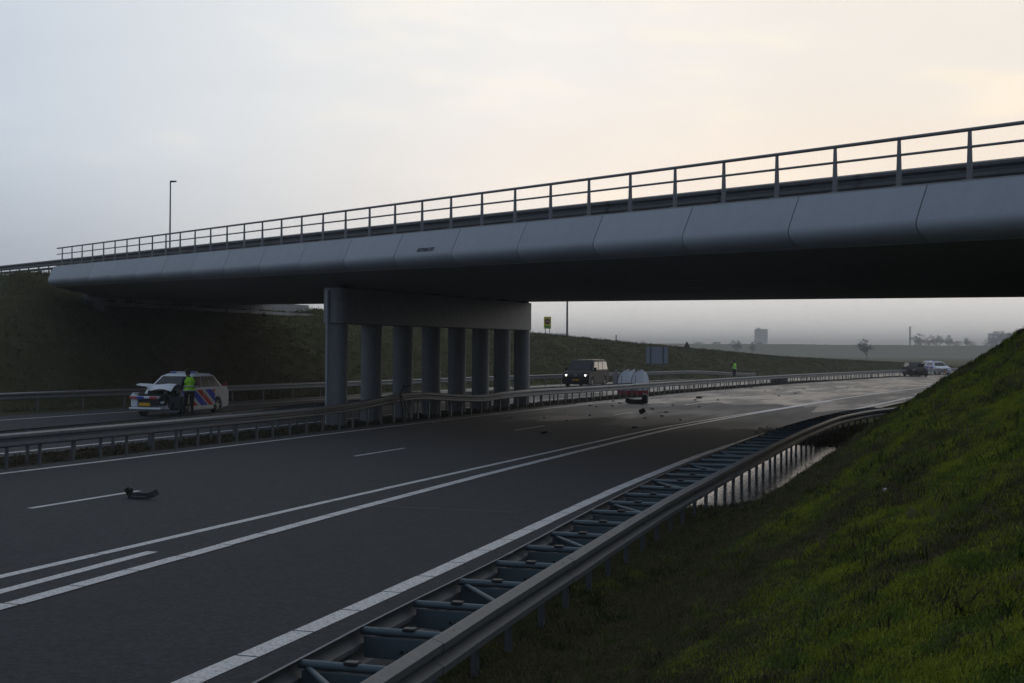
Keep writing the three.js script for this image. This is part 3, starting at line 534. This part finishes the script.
// ---------------------------------------------------------------- people
function sdfGeo(caps, c, half, res, k = .03) {
  const mc = new MarchingCubes(res, M.black, false, false, 60000); const hs = res / 2;
  const pre = caps.map(([a, b, ra, rb]) => ({ a, d: [b[0] - a[0], b[1] - a[1], b[2] - a[2]], ra, rb }));
  for (const q of pre) q.l2 = q.d[0] ** 2 + q.d[1] ** 2 + q.d[2] ** 2 || 1e-9;
  for (let z = 0; z < res; z++) for (let y = 0; y < res; y++) for (let x = 0; x < res; x++) {
    const p = [c[0] + (x - hs) / hs * half, c[1] + (y - hs) / hs * half, c[2] + (z - hs) / hs * half]; let d = 1e3;
    for (const q of pre) { const v = [p[0] - q.a[0], p[1] - q.a[1], p[2] - q.a[2]], t = clamp((v[0] * q.d[0] + v[1] * q.d[1] + v[2] * q.d[2]) / q.l2); const e = Math.hypot(v[0] - q.d[0] * t, v[1] - q.d[1] * t, v[2] - q.d[2] * t) - lerp(q.ra, q.rb, t); const h = Math.max(k - Math.abs(d - e), 0) / k; d = Math.min(d, e) - h * h * k * .25; }
    mc.field[x + y * res + z * res * res] = -d;
  }
  mc.isolation = 0; mc.update();
  const n = mc.count, P = new Float32Array(n * 3); for (let i = 0; i < n * 3; i++) P[i] = c[i % 3] + mc.positionArray[i] * half;
  let g = new THREE.BufferGeometry(); g.setAttribute('position', new THREE.BufferAttribute(P, 3)); g = mergeVertices(g, 1e-4); g.computeVertexNormals(); return g;
}
function paintBy(g, fn) { const q = g.index ? g.toNonIndexed() : g, p = q.attributes.position, C = new Float32Array(p.count * 3); for (let i = 0; i < p.count; i++) C.set(fn(p.getX(i), p.getY(i), p.getZ(i)), i * 3); q.setAttribute('color', new THREE.BufferAttribute(C, 3)); return q; }
const cloth = new THREE.MeshStandardMaterial({ vertexColors: true, roughness: .9 }), vestM = mat(.34, .78, .03, .7, 0, { emissive: 0x000000 }), reflM = mat(.5, .52, .5, .4), hairM = mat(.02, .016, .012, .9), skin = [.42, .25, .18];
function hand(o, dir, curl) {                                           // five separate fingers; o wrist, dir unit
  const D = new THREE.Vector3(...dir), up = new THREE.Vector3(0, 1, 0), S = new THREE.Vector3().crossVectors(D, up).normalize(), U = new THREE.Vector3().crossVectors(S, D), O = new THREE.Vector3(...o), at = (f, s, u) => O.clone().addScaledVector(D, f).addScaledVector(S, s).addScaledVector(U, u).toArray(), c = [[at(0, 0, 0), at(.08, 0, 0), .026, .032], [at(.03, -.015, 0), at(.09, -.022, 0), .02, .02], [at(.03, .015, 0), at(.09, .022, 0), .02, .02]];
  [[-.03, .058], [-.01, .066], [.01, .062], [.03, .048]].forEach(([s, l]) => { c.push([at(.09, s, 0), at(.09 + l * .6, s * 1.1, -curl * .03), .0095, .009], [at(.09 + l * .6, s * 1.1, -curl * .03), at(.09 + l * (1 - .2 * curl), s * 1.1, -curl * .07), .009, .008]); });
  c.push([at(.03, -.03, 0), at(.07, -.055, -.01), .012, .01], [at(.07, -.055, -.01), at(.1, -.05, -.03), .01, .009]);
  return sdfGeo(c, at(.07, 0, -.02), .13, 52, .008);
}
function person(label, pos, turn, pose) {                               // local: +x faces forward, +z right
  const o = thing('person', label, 'person', pos, turn), j = pose;
  const caps = [[[0, .98, -.08], [0, .98, .08], .125, .125], [[0, 1.0, 0], j.chest, .135, .15], [[j.chest[0], j.chest[1], -.1], [j.chest[0], j.chest[1], .1], .12, .12], [[j.chest[0], j.chest[1] + .1, -.14], [j.chest[0], j.chest[1] + .1, .14], .075, .075], [[j.chest[0], j.chest[1] + .12, 0], j.neck, .07, .055], [j.neck, [j.head[0] - .01, j.head[1] - .06, j.head[2]], .055, .06]];
  for (const s of ['l', 'r']) { const L = j[s]; caps.push([L.hip, L.knee, .098, .068], [L.knee, L.ankle, .066, .048], [L.ankle, L.toe, .05, .038], [L.sh, L.el, .062, .05], [L.el, L.wr, .048, .034]); }
  const g = paintBy(sdfGeo(caps, [.1, .95, 0], 1.02, 104), (x, y) => y < .12 ? [.012, .012, .012] : y > j.neck[1] + .02 ? skin : [.012, .013, .018]);
  const h = j.head, hd = paintBy(sdfGeo([[[h[0] - .02, h[1] + .03, h[2]], [h[0] + .005, h[1] + .02, h[2]], .095, .085], [[h[0] + .02, h[1] - .03, h[2]], [h[0] + .03, h[1] - .08, h[2]], .07, .05], [[h[0] + .09, h[1] + .01, h[2]], [h[0] + .11, h[1] - .02, h[2]], .01, .016], [[h[0] + .085, h[1] - .06, h[2] - .02], [h[0] + .085, h[1] - .06, h[2] + .02], .011, .011], [[h[0], h[1], h[2] - .085], [h[0] - .005, h[1] - .03, h[2] - .085], .02, .014], [[h[0], h[1], h[2] + .085], [h[0] - .005, h[1] - .03, h[2] + .085], .02, .014], [[h[0] - .01, h[1] - .06, h[2]], [j.neck[0], j.neck[1], j.neck[2]], .055, .055]], h, .24, 64, .02), (x, y, z) => Math.abs(y - h[1] - .015) < .01 && x > h[0] + .05 && Math.abs(Math.abs(z - h[2]) - .032) < .013 ? [.02, .015, .012] : skin);
  const hs = ['l', 'r'].map(s => paintBy(hand(j[s].wr, j[s].hd, j[s].curl), () => skin));
  const all = [g, hd, ...hs].map(q => { q.deleteAttribute('uv'); if (!q.attributes.normal) q.computeVertexNormals(); return q; });
  part('body', mergeGeometries(all), cloth, o);
  part('hair', sdfGeo([[[h[0] - .035, h[1] + .05, h[2]], [h[0] - .01, h[1] + .055, h[2]], .098, .088], [[h[0] - .05, h[1] - .02, h[2]], [h[0] - .045, h[1] + .03, h[2]], .085, .085]], h, .24, 44, .02), hairM, o);
  const c = j.chest, v = part('vest', sdfGeo([[[c[0] * .25, 1.0, -.07], [c[0] * .25, 1.0, .07], .145, .145], [[c[0] * .3, 1.02, 0], c, .15, .168], [[c[0], c[1], -.1], [c[0], c[1], .1], .137, .137], [[c[0], c[1] + .09, -.11], [c[0], c[1] + .09, .11], .09, .09]], [0, 1.25, 0], .45, 60), vestM, o); v.userData.label = 'yellow-green safety vest';
  for (const y of [.98, 1.14]) part('reflective_band', new THREE.TorusGeometry(1, .11, 4, 32).scale(.165, .232, .2).rotateX(Math.PI / 2).translate(c[0] * (y - .95) * 1.6, y, 0), reflM, v);
  return o;
}
const standing = (dx = 0) => ({ chest: [.02 + dx, 1.3, 0], neck: [.05 + dx * 1.3, 1.5, 0], head: [.08 + dx * 1.6, 1.65, 0],
  l: { hip: [0, .93, -.1], knee: [.03, .5, -.13], ankle: [-.02, .09, -.15], toe: [.14, .045, -.18], sh: [.02 + dx, 1.41, -.19], el: [.02 + dx, 1.14, -.27], wr: [.2 + dx, 1.0, -.22], hd: [.8, -.5, .2], curl: .6 },
  r: { hip: [0, .93, .1], knee: [.04, .5, .12], ankle: [0, .09, .13], toe: [.16, .045, .16], sh: [.02 + dx, 1.41, .19], el: [.02 + dx, 1.14, .27], wr: [.22 + dx, 1.02, .2], hd: [.8, -.5, -.2], curl: .6 } });
{
  const p = standing(.03); p.l.knee = [.05, .5, -.2]; p.l.ankle = [.0, .09, -.24]; p.l.toe = [.13, .045, -.3]; p.head = [.16, 1.63, 0];
  person('person in yellow-green vest and dark trousers inspecting the crashed police car', [-27.5, 0, -45.3], Math.PI - .5, p);
  const q = standing(0); q.l.el = [.2, 1.26, -.26]; q.l.wr = [.3, 1.5, -.1]; q.l.hd = [.3, .8, .5]; q.r.el = [.2, 1.26, .26]; q.r.wr = [.3, 1.5, .1]; q.r.hd = [.3, .8, -.5];
  person('person in green vest with raised arms standing by the grass bank', [-22.75, 0, -134.5], Math.PI * .75 + .3, q);
}

// ---------------------------------------------------------------- white screens in the median
{
  const g0 = 'white accident screens'; const whiteCloth = mat(.75, .76, .80, .85), greyCloth = mat(.24, .23, .23, .9), redCloth = mat(.36, .035, .04, .85), pole = mat(.05, .05, .05, .5);
  const lab = ['white screen panel with red hem closest to the black van', 'white screen panel with red hem and curved pole, second from the van', 'white screen panel with red hem and curved pole, in the middle of the row', 'white screen panel with red hem, farthest from the black van'];
  lab.forEach((l, k) => {
    const o = thing('accident_screen', l, 'screen', [-19.75 - .2 + k * .33, 0, -(78.6 + k * .3)], .38 + (k % 2 ? .35 : -.1), g0);
    const w = .66, sh = new THREE.Shape(); sh.moveTo(0, .3); sh.lineTo(0, .8); sh.bezierCurveTo(.06, 1.2, .3, 1.5, w * (k === 3 ? .25 : 1), 1.54 - k * .02); if (k === 3) sh.bezierCurveTo(.45, 1.45, w, 1.2, w, .85); sh.lineTo(w, .3);
    part('sheet', new THREE.ExtrudeGeometry(sh, { depth: .02, bevelEnabled: false, curveSegments: 14 }), whiteCloth, o);
    part('hem', box(w, .3, .026, w / 2, .15, .01), redCloth, o);
    const side = new THREE.Shape([[0, .3], [.3, .3], [.3, 1.5], [.12, 1.42], [0, 1.1]].map(p => new THREE.Vector2(...p)));
    part('side_sheet', new THREE.ExtrudeGeometry(side, { depth: .02, bevelEnabled: false }).translate(-.3, 0, -.02).rotateY(.5), greyCloth, o);
    part('pole', new THREE.TubeGeometry(new THREE.CatmullRomCurve3([[0, 0, .03], [.0, .8, .03], [.14, 1.25, .03], [w * .95, 1.56, .03]].map(p => new THREE.Vector3(...p))), 14, .014, 6), pole, o);
  });
}

// ---------------------------------------------------------------- signs and lamp posts
const gv = mat(.2, .205, .21, .5, .5);
{
  const o = thing('sign_board', 'grey back of a rectangular road sign on two posts at the bank foot', 'sign', [-28.0, terrain(-28, 124.5), -124.5], .22);
  for (const s of [-1, 1]) part('post', rod([s * .56, -.3, -.06], [s * .56, 2.8, -.06], .045), mat(.09, .1, .11, .6, .3), o);
  for (let k = 0; k < 5; k++) part('board_slat', rbox(1.9, .296, .03, .008, 0, 1.45 + k * .302, -.1), mat(.22, .25, .29, .5, .2), o);
  for (const s of [-1, 1]) part('bracket', box(.14, 1.5, .05, s * .56, 2.06, -.06), mat(.07, .08, .1, .6), o);
}
{
  const X = -38.4, Z = 125, o = thing('detour_sign', 'yellow sign board with a dark roundel on two posts on the bank', 'sign', [X, terrain(X, Z) - .05, -Z], .33);
  for (const s of [-1, 1]) part('post', rod([s * .19, 0, 0], [s * .19, 1.0, 0], .03), gv, o);
  part('board', rbox(.66, 1.1, .04, .01, 0, 1.3, .03), mat(.62, .50, .03, .5), o); part('roundel', new THREE.CylinderGeometry(.25, .25, .02, 24).rotateX(Math.PI / 2).translate(0, 1.42, .06), mat(.14, .03, .03, .5), o); part('bar', box(.32, .08, .02, 0, 1.42, .075), mat(.5, .45, .3, .5), o); part('lower_panel', box(.5, .22, .02, 0, .92, .055), mat(.12, .3, .1, .5), o);
}
{
  const X = -31.9, Z = 157, o = thing('warning_sign', 'dark back of a triangular warning sign on the bank crest', 'sign', [X, terrain(X, Z) - .05, -Z], .15);
  part('post', rod([0, 0, 0], [0, .9, 0], .03), gv, o);
  part('triangle', new THREE.ExtrudeGeometry(new THREE.Shape([[-.42, 0], [.42, 0], [.03, .78], [-.03, .78]].map(p => new THREE.Vector2(...p))), { depth: .03, bevelEnabled: true, bevelSize: .03, bevelThickness: .005, bevelSegments: 1 }).translate(0, .32, .03), mat(.035, .04, .05, .6), o);
}
function lamp(label, X, Z, y, h, turn, r = .085) {
  const o = thing('street_lamp', label, 'lamp post', [X, y, -Z], turn, 'street lamps');
  part('pole', rod([0, -.5, 0], [0, h, 0], r, r * .6, 12), mat(.09, .095, .1, .5, .4), o); part('arm', rod([0, h - .05, 0], [.2, h + .02, 0], .035), mat(.09, .095, .1, .5, .4), o); part('lamp_head', rbox(.5, .12, .26, .05, .22, h + .04, 0), mat(.05, .05, .055, .5), o);
}
lamp('tall street lamp standing on the embankment beyond the bridge railing', -60, 95.8, terrain(-60, 95.8), 9.0, .25);
lamp('street lamp seen below the bridge on the grass bank, near the yellow sign', -37.1, 127, terrain(-37.1, 127), 9.5, 2.8, .1);
{ const X = -35.2, Z = 138; const o = thing('marker_post', 'thin grey marker post on the bank crest', 'post', [X, terrain(X, Z), -Z]); part('pole', rod([0, -.2, 0], [0, .75, 0], .05), gv, o); part('cap', rbox(.12, .1, .12, .03, 0, .78, 0), M.darkMetal, o);
  const o2 = thing('marker_post', 'short dark marker post on the verge right of the person by the bank', 'post', [-21.4, 0, -140]); part('pole', rod([0, -.2, 0], [0, .8, 0], .06), M.darkMetal, o2); part('cap', rbox(.14, .12, .14, .03, 0, .82, 0), gv, o2); }

// ---------------------------------------------------------------- debris on the road
function debris(name, label, X, Z, turn, geos, m, tilt = 0) { const o = thing(name, label, 'debris', [X, .008, -Z], turn); geos.forEach(([n, g, mm]) => part(n, g, mm || m, o)); o.rotation.z = tilt; return o; }
const bent = (pts, w, h) => { const c = new THREE.CatmullRomCurve3(pts.map(p => new THREE.Vector3(...p))); const sh = new THREE.Shape([[-h / 2, -w / 2], [h / 2, -w / 2], [h / 2, w / 2], [-h / 2, w / 2]].map(p => new THREE.Vector2(...p))); return new THREE.ExtrudeGeometry(sh, { steps: 14, extrudePath: c, bevelEnabled: false }); };
debris('car_part', 'broken black bumper piece lying at the end of a lane dash', -13.35, 20.5, -.1, [['shell', bent([[-.26, .16, .05], [-.2, .05, .02], [0, .05, .06], [.22, .06, .02], [.3, .12, -.06]], .1, .03)], ['flap', rbox(.12, .2, .03, .012, -.2, .1, 0).rotateZ(.2)], ['strip', rbox(.3, .02, .1, .006, .02, .03, .06), mat(.06, .06, .065, .4)]], M.plastic);
debris('car_part', 'long black bumper shell with upright wheel piece on the left lane', -15.95, 66.6, -.35, [['shell', bent([[-.62, .2, 0], [-.4, .12, .05], [0, .1, .1], [.4, .12, .06], [.55, .18, -.02]], .24, .05)], ['liner', rbox(.3, .46, .2, .07, .46, .25, 0)]], M.plastic);
debris('car_part', 'small black lump of car debris beside a lane dash', -13.2, 56.3, .4, [['lump', rbox(.26, .2, .16, .05, 0, .12, 0).rotateZ(.5)], ['shard', rbox(.2, .03, .12, .01, .18, .06, .05).rotateZ(-.5)]], M.plastic);
debris('car_part', 'flat black scrap in the left lane beyond the bumper shell', -14.8, 76.2, .1, [['scrap', rbox(.3, .1, .2, .03, 0, .06, 0)], ['shard', rbox(.16, .02, .2, .006, .18, .03, 0).rotateZ(.3)]], M.plastic);
debris('car_part', 'dark scrap lying on the shaded lane under the bridge', -12.7, 41.1, .5, [['scrap', rbox(.2, .06, .12, .02, 0, .04, 0).rotateZ(.2)], ['shard', rbox(.12, .02, .08, .006, .14, .02, .05)]], M.plastic);
debris('car_part', 'heap of dark wreckage behind the median guard rail', -16.9 + .6, 118, .2, [['heap', rbox(1.3, .25, .5, .1, 0, .14, 0)], ['panel', bent([[-.6, .2, 0], [0, .42, .1], [.6, .2, .05]], .4, .03)]], M.plastic);
for (let k = 0; k < 44; k++) { const X = rr(-18.2, -10.5), Z = 40 + 75 * rnd() ** 1.2, s = rr(.04, .11); debris('debris_fragment', 'tiny fragment of crash debris scattered on the near carriageway', X + bend(Z) * .6, Z, rr(0, 6), [['fragment', rbox(s * 1.6, s * .5, s, s * .15, 0, s * .25, 0)]], k % 5 ? M.plastic : mat(.4, .4, .4, .5)).userData.group = 'scattered crash fragments'; }
{ const o = thing('bent_post', 'bent dark post leaning over the median guard rail beside the pier', 'post', [-19.05, 0, -45.2], .3); part('shaft', bent([[0, 0, 0], [-.02, .5, 0], [-.1, .95, 0], [.02, 1.25, 0]], .07, .05), M.darkMetal, o); part('stay', rod([.3, .05, 0], [-.06, .95, 0], .025), M.darkMetal, o); part('head', rbox(.26, .06, .06, .02, .1, 1.27, 0), M.darkMetal, o); }
{ const X = .02, Z = 17; let x = -.83, z = 12.6; const o = thing('litter', 'small white and pink scrap of litter on the grassy slope', 'litter', [x, terrain(x, z) + .04, -z], .4); part('wrapper', new THREE.IcosahedronGeometry(.026, 1).scale(1, .8, .7), mat(.6, .52, .5, .6), o); part('fold', rbox(.04, .014, .04, .004, .03, .0, 0), mat(.45, .1, .1, .6), o); }

// ---------------------------------------------------------------- grass
const blade = (n, hgt, spread, wd) => { const P = [], C = []; for (let k = 0; k < n; k++) { const a = rr(0, 6.283), r = spread * Math.sqrt(rnd()), x = Math.cos(a) * r, z = Math.sin(a) * r, b = rr(0, 6.283), lx = Math.cos(b), lz = Math.sin(b), h = hgt * rr(.45, 1), ln = h * rr(.3, 1.1), w = wd * rr(.6, 1.2), px = -lz * w, pz = lx * w; const m = [x + lx * ln * .35, h * .62, z + lz * ln * .35], t = [x + lx * ln, h * rr(.75, 1), z + lz * ln]; P.push(x - px, 0, z - pz, x + px, 0, z + pz, m[0] + px * .8, m[1], m[2] + pz * .8, x - px, 0, z - pz, m[0] + px * .8, m[1], m[2] + pz * .8, m[0] - px * .8, m[1], m[2] - pz * .8, m[0] - px * .8, m[1], m[2] - pz * .8, m[0] + px * .8, m[1], m[2] + pz * .8, ...t); } const g = new THREE.BufferGeometry(); g.setAttribute('position', new THREE.Float32BufferAttribute(P, 3)); g.computeVertexNormals(); return g; };
const leafM = new THREE.MeshPhysicalMaterial({ color: 0xffffff, roughness: .9, transmission: .2, thickness: 0, specularIntensity: .15, side: THREE.DoubleSide });
function scatter(name, label, cat, n, geo, place, colour, size) {
  const im = new THREE.InstancedMesh(geo, leafM, n), m = new THREE.Matrix4(), q = new THREE.Quaternion(), e = new THREE.Euler(), c = new THREE.Color(); let k = 0, guard = 0;
  while (k < n && guard++ < n * 6) { const p = place(); if (!p) continue; const y = terrain(p[0], p[1]); e.set(rr(-.25, .25), rr(0, 6.28), rr(-.25, .25) + .25); const s = size(p); m.compose(new THREE.Vector3(p[0], y - .01, -p[1]), q.setFromEuler(e), new THREE.Vector3(s, s * rr(.7, 1.25), s)); im.setMatrixAt(k, m); const cc = colour(p); im.setColorAt(k, c.setRGB(...cc)); k++; }
  im.count = k; im.name = name; im.userData = { label, category: cat, kind: 'stuff' }; add(im); return im;
}
const green = p => fbm(p[0] * .45 + 4, 2, p[1] * .3, 3) + .6 * fbm(p[0] * 1.9, 8, p[1] * 1.9, 2);
const slopeCol = p => { const g = green(p) + .5 * sstep(-3.6, .4, p[0]) - .36 + rr(-.16, .16), v = rr(.6, 1.3), t = fbm(p[0] * 3, 3, p[1] * 3, 2); return g > .02 ? (t > -.05 ? [.235 * v, .265 * v, .03 * v] : [.125 * v, .18 * v, .03 * v]) : rnd() < .6 ? [.13 * v, .112 * v, .066 * v] : [.07 * v, .085 * v, .02 * v]; };
const onSlope = (x, z) => x > smoothTab(railFrontX, z) + .12 && pondDepth(x, z) < -.3;
scatter('slope_grass', 'short mossy green and brown grass covering the right slope', 'grass', 260000, blade(14, .042, .09, .0028), () => { const z = 3.2 + 26 * rnd() ** 1.6, x = rr(-5.2, 1.6 + z * .06); return onSlope(x, z) ? [x, z] : null; }, slopeCol, p => rr(.5, 1.05));
scatter('distant_slope_grass', 'coarse grass on the farther part of the right slope', 'grass', 60000, blade(12, .08, .13, .008), () => { const z = rr(26, 62), x = rr(-5, 4); return onSlope(x, z) && z < 62 ? [x, z] : null; }, slopeCol, () => rr(.7, 1.4));
scatter('slope_weeds', 'dark low weeds and dead stalks dotted over the right slope', 'weeds', 2600, blade(20, .10, .1, .0045), () => { const z = rr(4, 48), x = rr(-4.5, 2.6); return onSlope(x, z) && green([x * 2, z * 2]) > .08 ? [x, z] : null; }, p => { const v = rr(.6, 1.2); return rnd() < .5 ? [.03 * v, .05 * v, .012 * v] : [.06 * v, .045 * v, .028 * v]; }, () => rr(.5, 1.2));
scatter('slope_clumps', 'taller rough grass clumps breaking the outline of the right slope', 'grass', 900, blade(22, .17, .11, .006), () => { const z = rr(9, 50), x = rr(-4, 3.2); return onSlope(x, z) ? [x, z] : null; }, p => { const v = rr(.6, 1.2); return rnd() < .6 ? [.08 * v, .10 * v, .022 * v] : [.11 * v, .09 * v, .055 * v]; }, () => rr(.4, 1.1));
scatter('bank_grass', 'dull olive grass on the banks beyond the far carriageway', 'grass', 60000, blade(10, .16, .3, .016), () => { const z = rr(40, 235), x = bend(z) + interp(offFar, z) + .5 - 18 * rnd(); return terrain(x, z) > -.05 ? [x, z] : null; }, p => { const v = rr(.7, 1.25); return rnd() < .6 ? [.095 * v, .10 * v, .05 * v] : [.12 * v, .11 * v, .07 * v]; }, () => rr(.6, 1.3));
scatter('median_grass', 'sparse brown grass under the median guard rails', 'grass', 9000, blade(8, .1, .12, .008), () => { const z = rr(16, 130); return [bend(z) + rr(-21.1, -19.35), z]; }, () => { const v = rr(.6, 1.2); return [.06 * v, .055 * v, .03 * v]; }, () => rr(.6, 1.4));

// ---------------------------------------------------------------- far trees and buildings
function treeGeo(h, bushy) {
  const wood = [], twig = [];
  const grow = (p, d, len, r, lev) => { const e = [p[0] + d[0] * len, p[1] + d[1] * len, p[2] + d[2] * len]; wood.push(rod(p, e, r, r * .6, 5)); if (lev === 0) { for (let k = 0; k < bushy; k++) { const v = [rr(-1, 1), rr(-.4, 1), rr(-1, 1)], L = h * rr(.03, .09), q = [e[0] + v[0] * L, e[1] + v[1] * L, e[2] + v[2] * L], w = h * .0022; const o = [p[0] + (e[0] - p[0]) * rr(.3, 1), p[1] + (e[1] - p[1]) * rr(.3, 1), p[2] + (e[2] - p[2]) * rr(.3, 1)]; twig.push(o[0] - w, o[1], o[2], o[0] + w, o[1], o[2], ...q, o[0], o[1], o[2] - w, o[0], o[1], o[2] + w, ...q); } return; } const n = lev > 2 ? 5 : 3; for (let k = 0; k < n; k++) { const a = rr(0, 6.28), t = rr(.3, 1.15), nd = new THREE.Vector3(d[0] * .8 + Math.cos(a) * t, d[1] * .8 + rr(-.15, .55), d[2] * .8 + Math.sin(a) * t).normalize(); grow(e, nd.toArray(), len * rr(.5, .95), r * .58, lev - 1); } };
  grow([0, -.5, 0], [0, 1, 0], h * .22, h * .02, 4);
  const tg = new THREE.BufferGeometry(); tg.setAttribute('position', new THREE.Float32BufferAttribute(twig, 3)); tg.computeVertexNormals(); return [merge(wood), tg];
}
const bark = mat(.06, .052, .045, .95), twigM = mat(.075, .065, .05, .95);
const tg = [treeGeo(10, 14), treeGeo(10, 20), treeGeo(10, 12)];
const unproj = (px, Z) => -Math.tan((18.5 * Math.PI / 180) - Math.atan((px - 512) / 1422)) * Z;
function tree(label, X, Z, y, h, k, wide = 1, grp) { const o = thing('bare_tree', label, 'tree', [X, y, -Z], rr(0, 6), grp); o.scale.set(h / 10 * wide, h / 10, h / 10 * wide); part('trunk', tg[k][0], bark, o); part('crown', tg[k][1], twigM, o); }
tree('bare rounded tree standing alone in the hazy field past the bank', -44, 560, -.4, 11.5, 1, .9);
tree('bare bushy tree, taller of the clump rising behind the grass bank', -150, 900, -.2, 15, 0, .8);
tree('bare slim tree at the edge of the clump rising behind the grass bank', -142, 905, -.2, 13, 1, .6);
tree('low bare bush behind the white police cars in the field', 6, 480, -.4, 8, 1, 1.2);
for (let k = 0; k < 16; k++) tree('hazy bare tree in the distant row along the dike', lerp(-64, 50, (k + rr(-.3, .3)) / 15), 1330 + rr(-20, 110), 5, rr(11, 27), k % 3, rr(.8, 1.2), 'distant dike trees');
for (let k = 0; k < 7; k++) tree('hazy low tree on the far dike above the grass bank', rr(-345, -180), 1310 + rr(0, 90), 5, rr(8, 13), k % 3, 1.5, 'low dike trees');
function block(label, X, Z, y, w, h, d, floors) { const o = thing('apartment_building', label, 'building', [X, y, -Z], .15); const m = mat(.55, .55, .55, .9), wm = mat(.1, .11, .13, .4); part('wall', box(w, h, d, 0, h / 2, 0), m, o); part('roof', box(w + .6, .6, d + .6, 0, h + .3, 0), m, o); part('stair_tower', box(w * .22, h + 3, d * .4, -w * .2, h / 2 + 1.5, -d * .1), m, o); for (let f = 0; f < floors; f++) for (let c = 0; c < 6; c++) part('window', box(w / 9, h / floors * .5, .3, (c - 2.5) * w / 6.6, (f + .55) * h / floors, d / 2), wm, o); }
block('hazy tower block with stair tower on the skyline above the bank', unproj(761, 2300), 2300, 4, 21, 36, 20, 9);
block('hazy slab block on the skyline beside the mossy slope', unproj(1001, 1800), 1800, 4, 27, 23, 20, 6);
{ const X = unproj(548, 1400), o = thing('warehouse', 'long hazy flat-roofed warehouse behind the yellow sign', 'building', [X, 9, -1400], .3); part('wall', box(42, 11, 20, 0, 5.5, 0), mat(.36, .37, .38, .8), o); part('roof', box(43, .8, 21, 0, 11.4, 0), mat(.42, .43, .44, .7), o); for (let k = 0; k < 5; k++) part('door', box(4, 5, .4, -16 + k * 8, 2.5, 10), mat(.2, .21, .22, .6), o); }
{ const X = unproj(785, 1500), o = thing('greenhouse', 'long low pale greenhouse roof on the skyline', 'building', [X, 7, -1500], .1); part('wall', box(96, 4.2, 12, 0, 2.1, 0), mat(.32, .34, .35, .5), o); for (let k = 0; k < 8; k++) part('roof_bay', new THREE.CylinderGeometry(.1, 4.8, 1.8, 4, 1).rotateY(Math.PI / 4).translate(-42 + k * 12, 5.1, 0), mat(.55, .57, .58, .4), o); }
{ const X = unproj(910, 1700), o = thing('mast', 'thin hazy chimney mast above the distant trees', 'mast', [X, 4, -1700]); part('shaft', rod([0, 0, 0], [0, 30, 0], 1.3, .9), mat(.3, .3, .3), o); part('crown_ring', new THREE.CylinderGeometry(1.3, 1.3, .8, 12).translate(0, 29, 0), mat(.3, .3, .3), o); }

renderer.render(scene, camera);
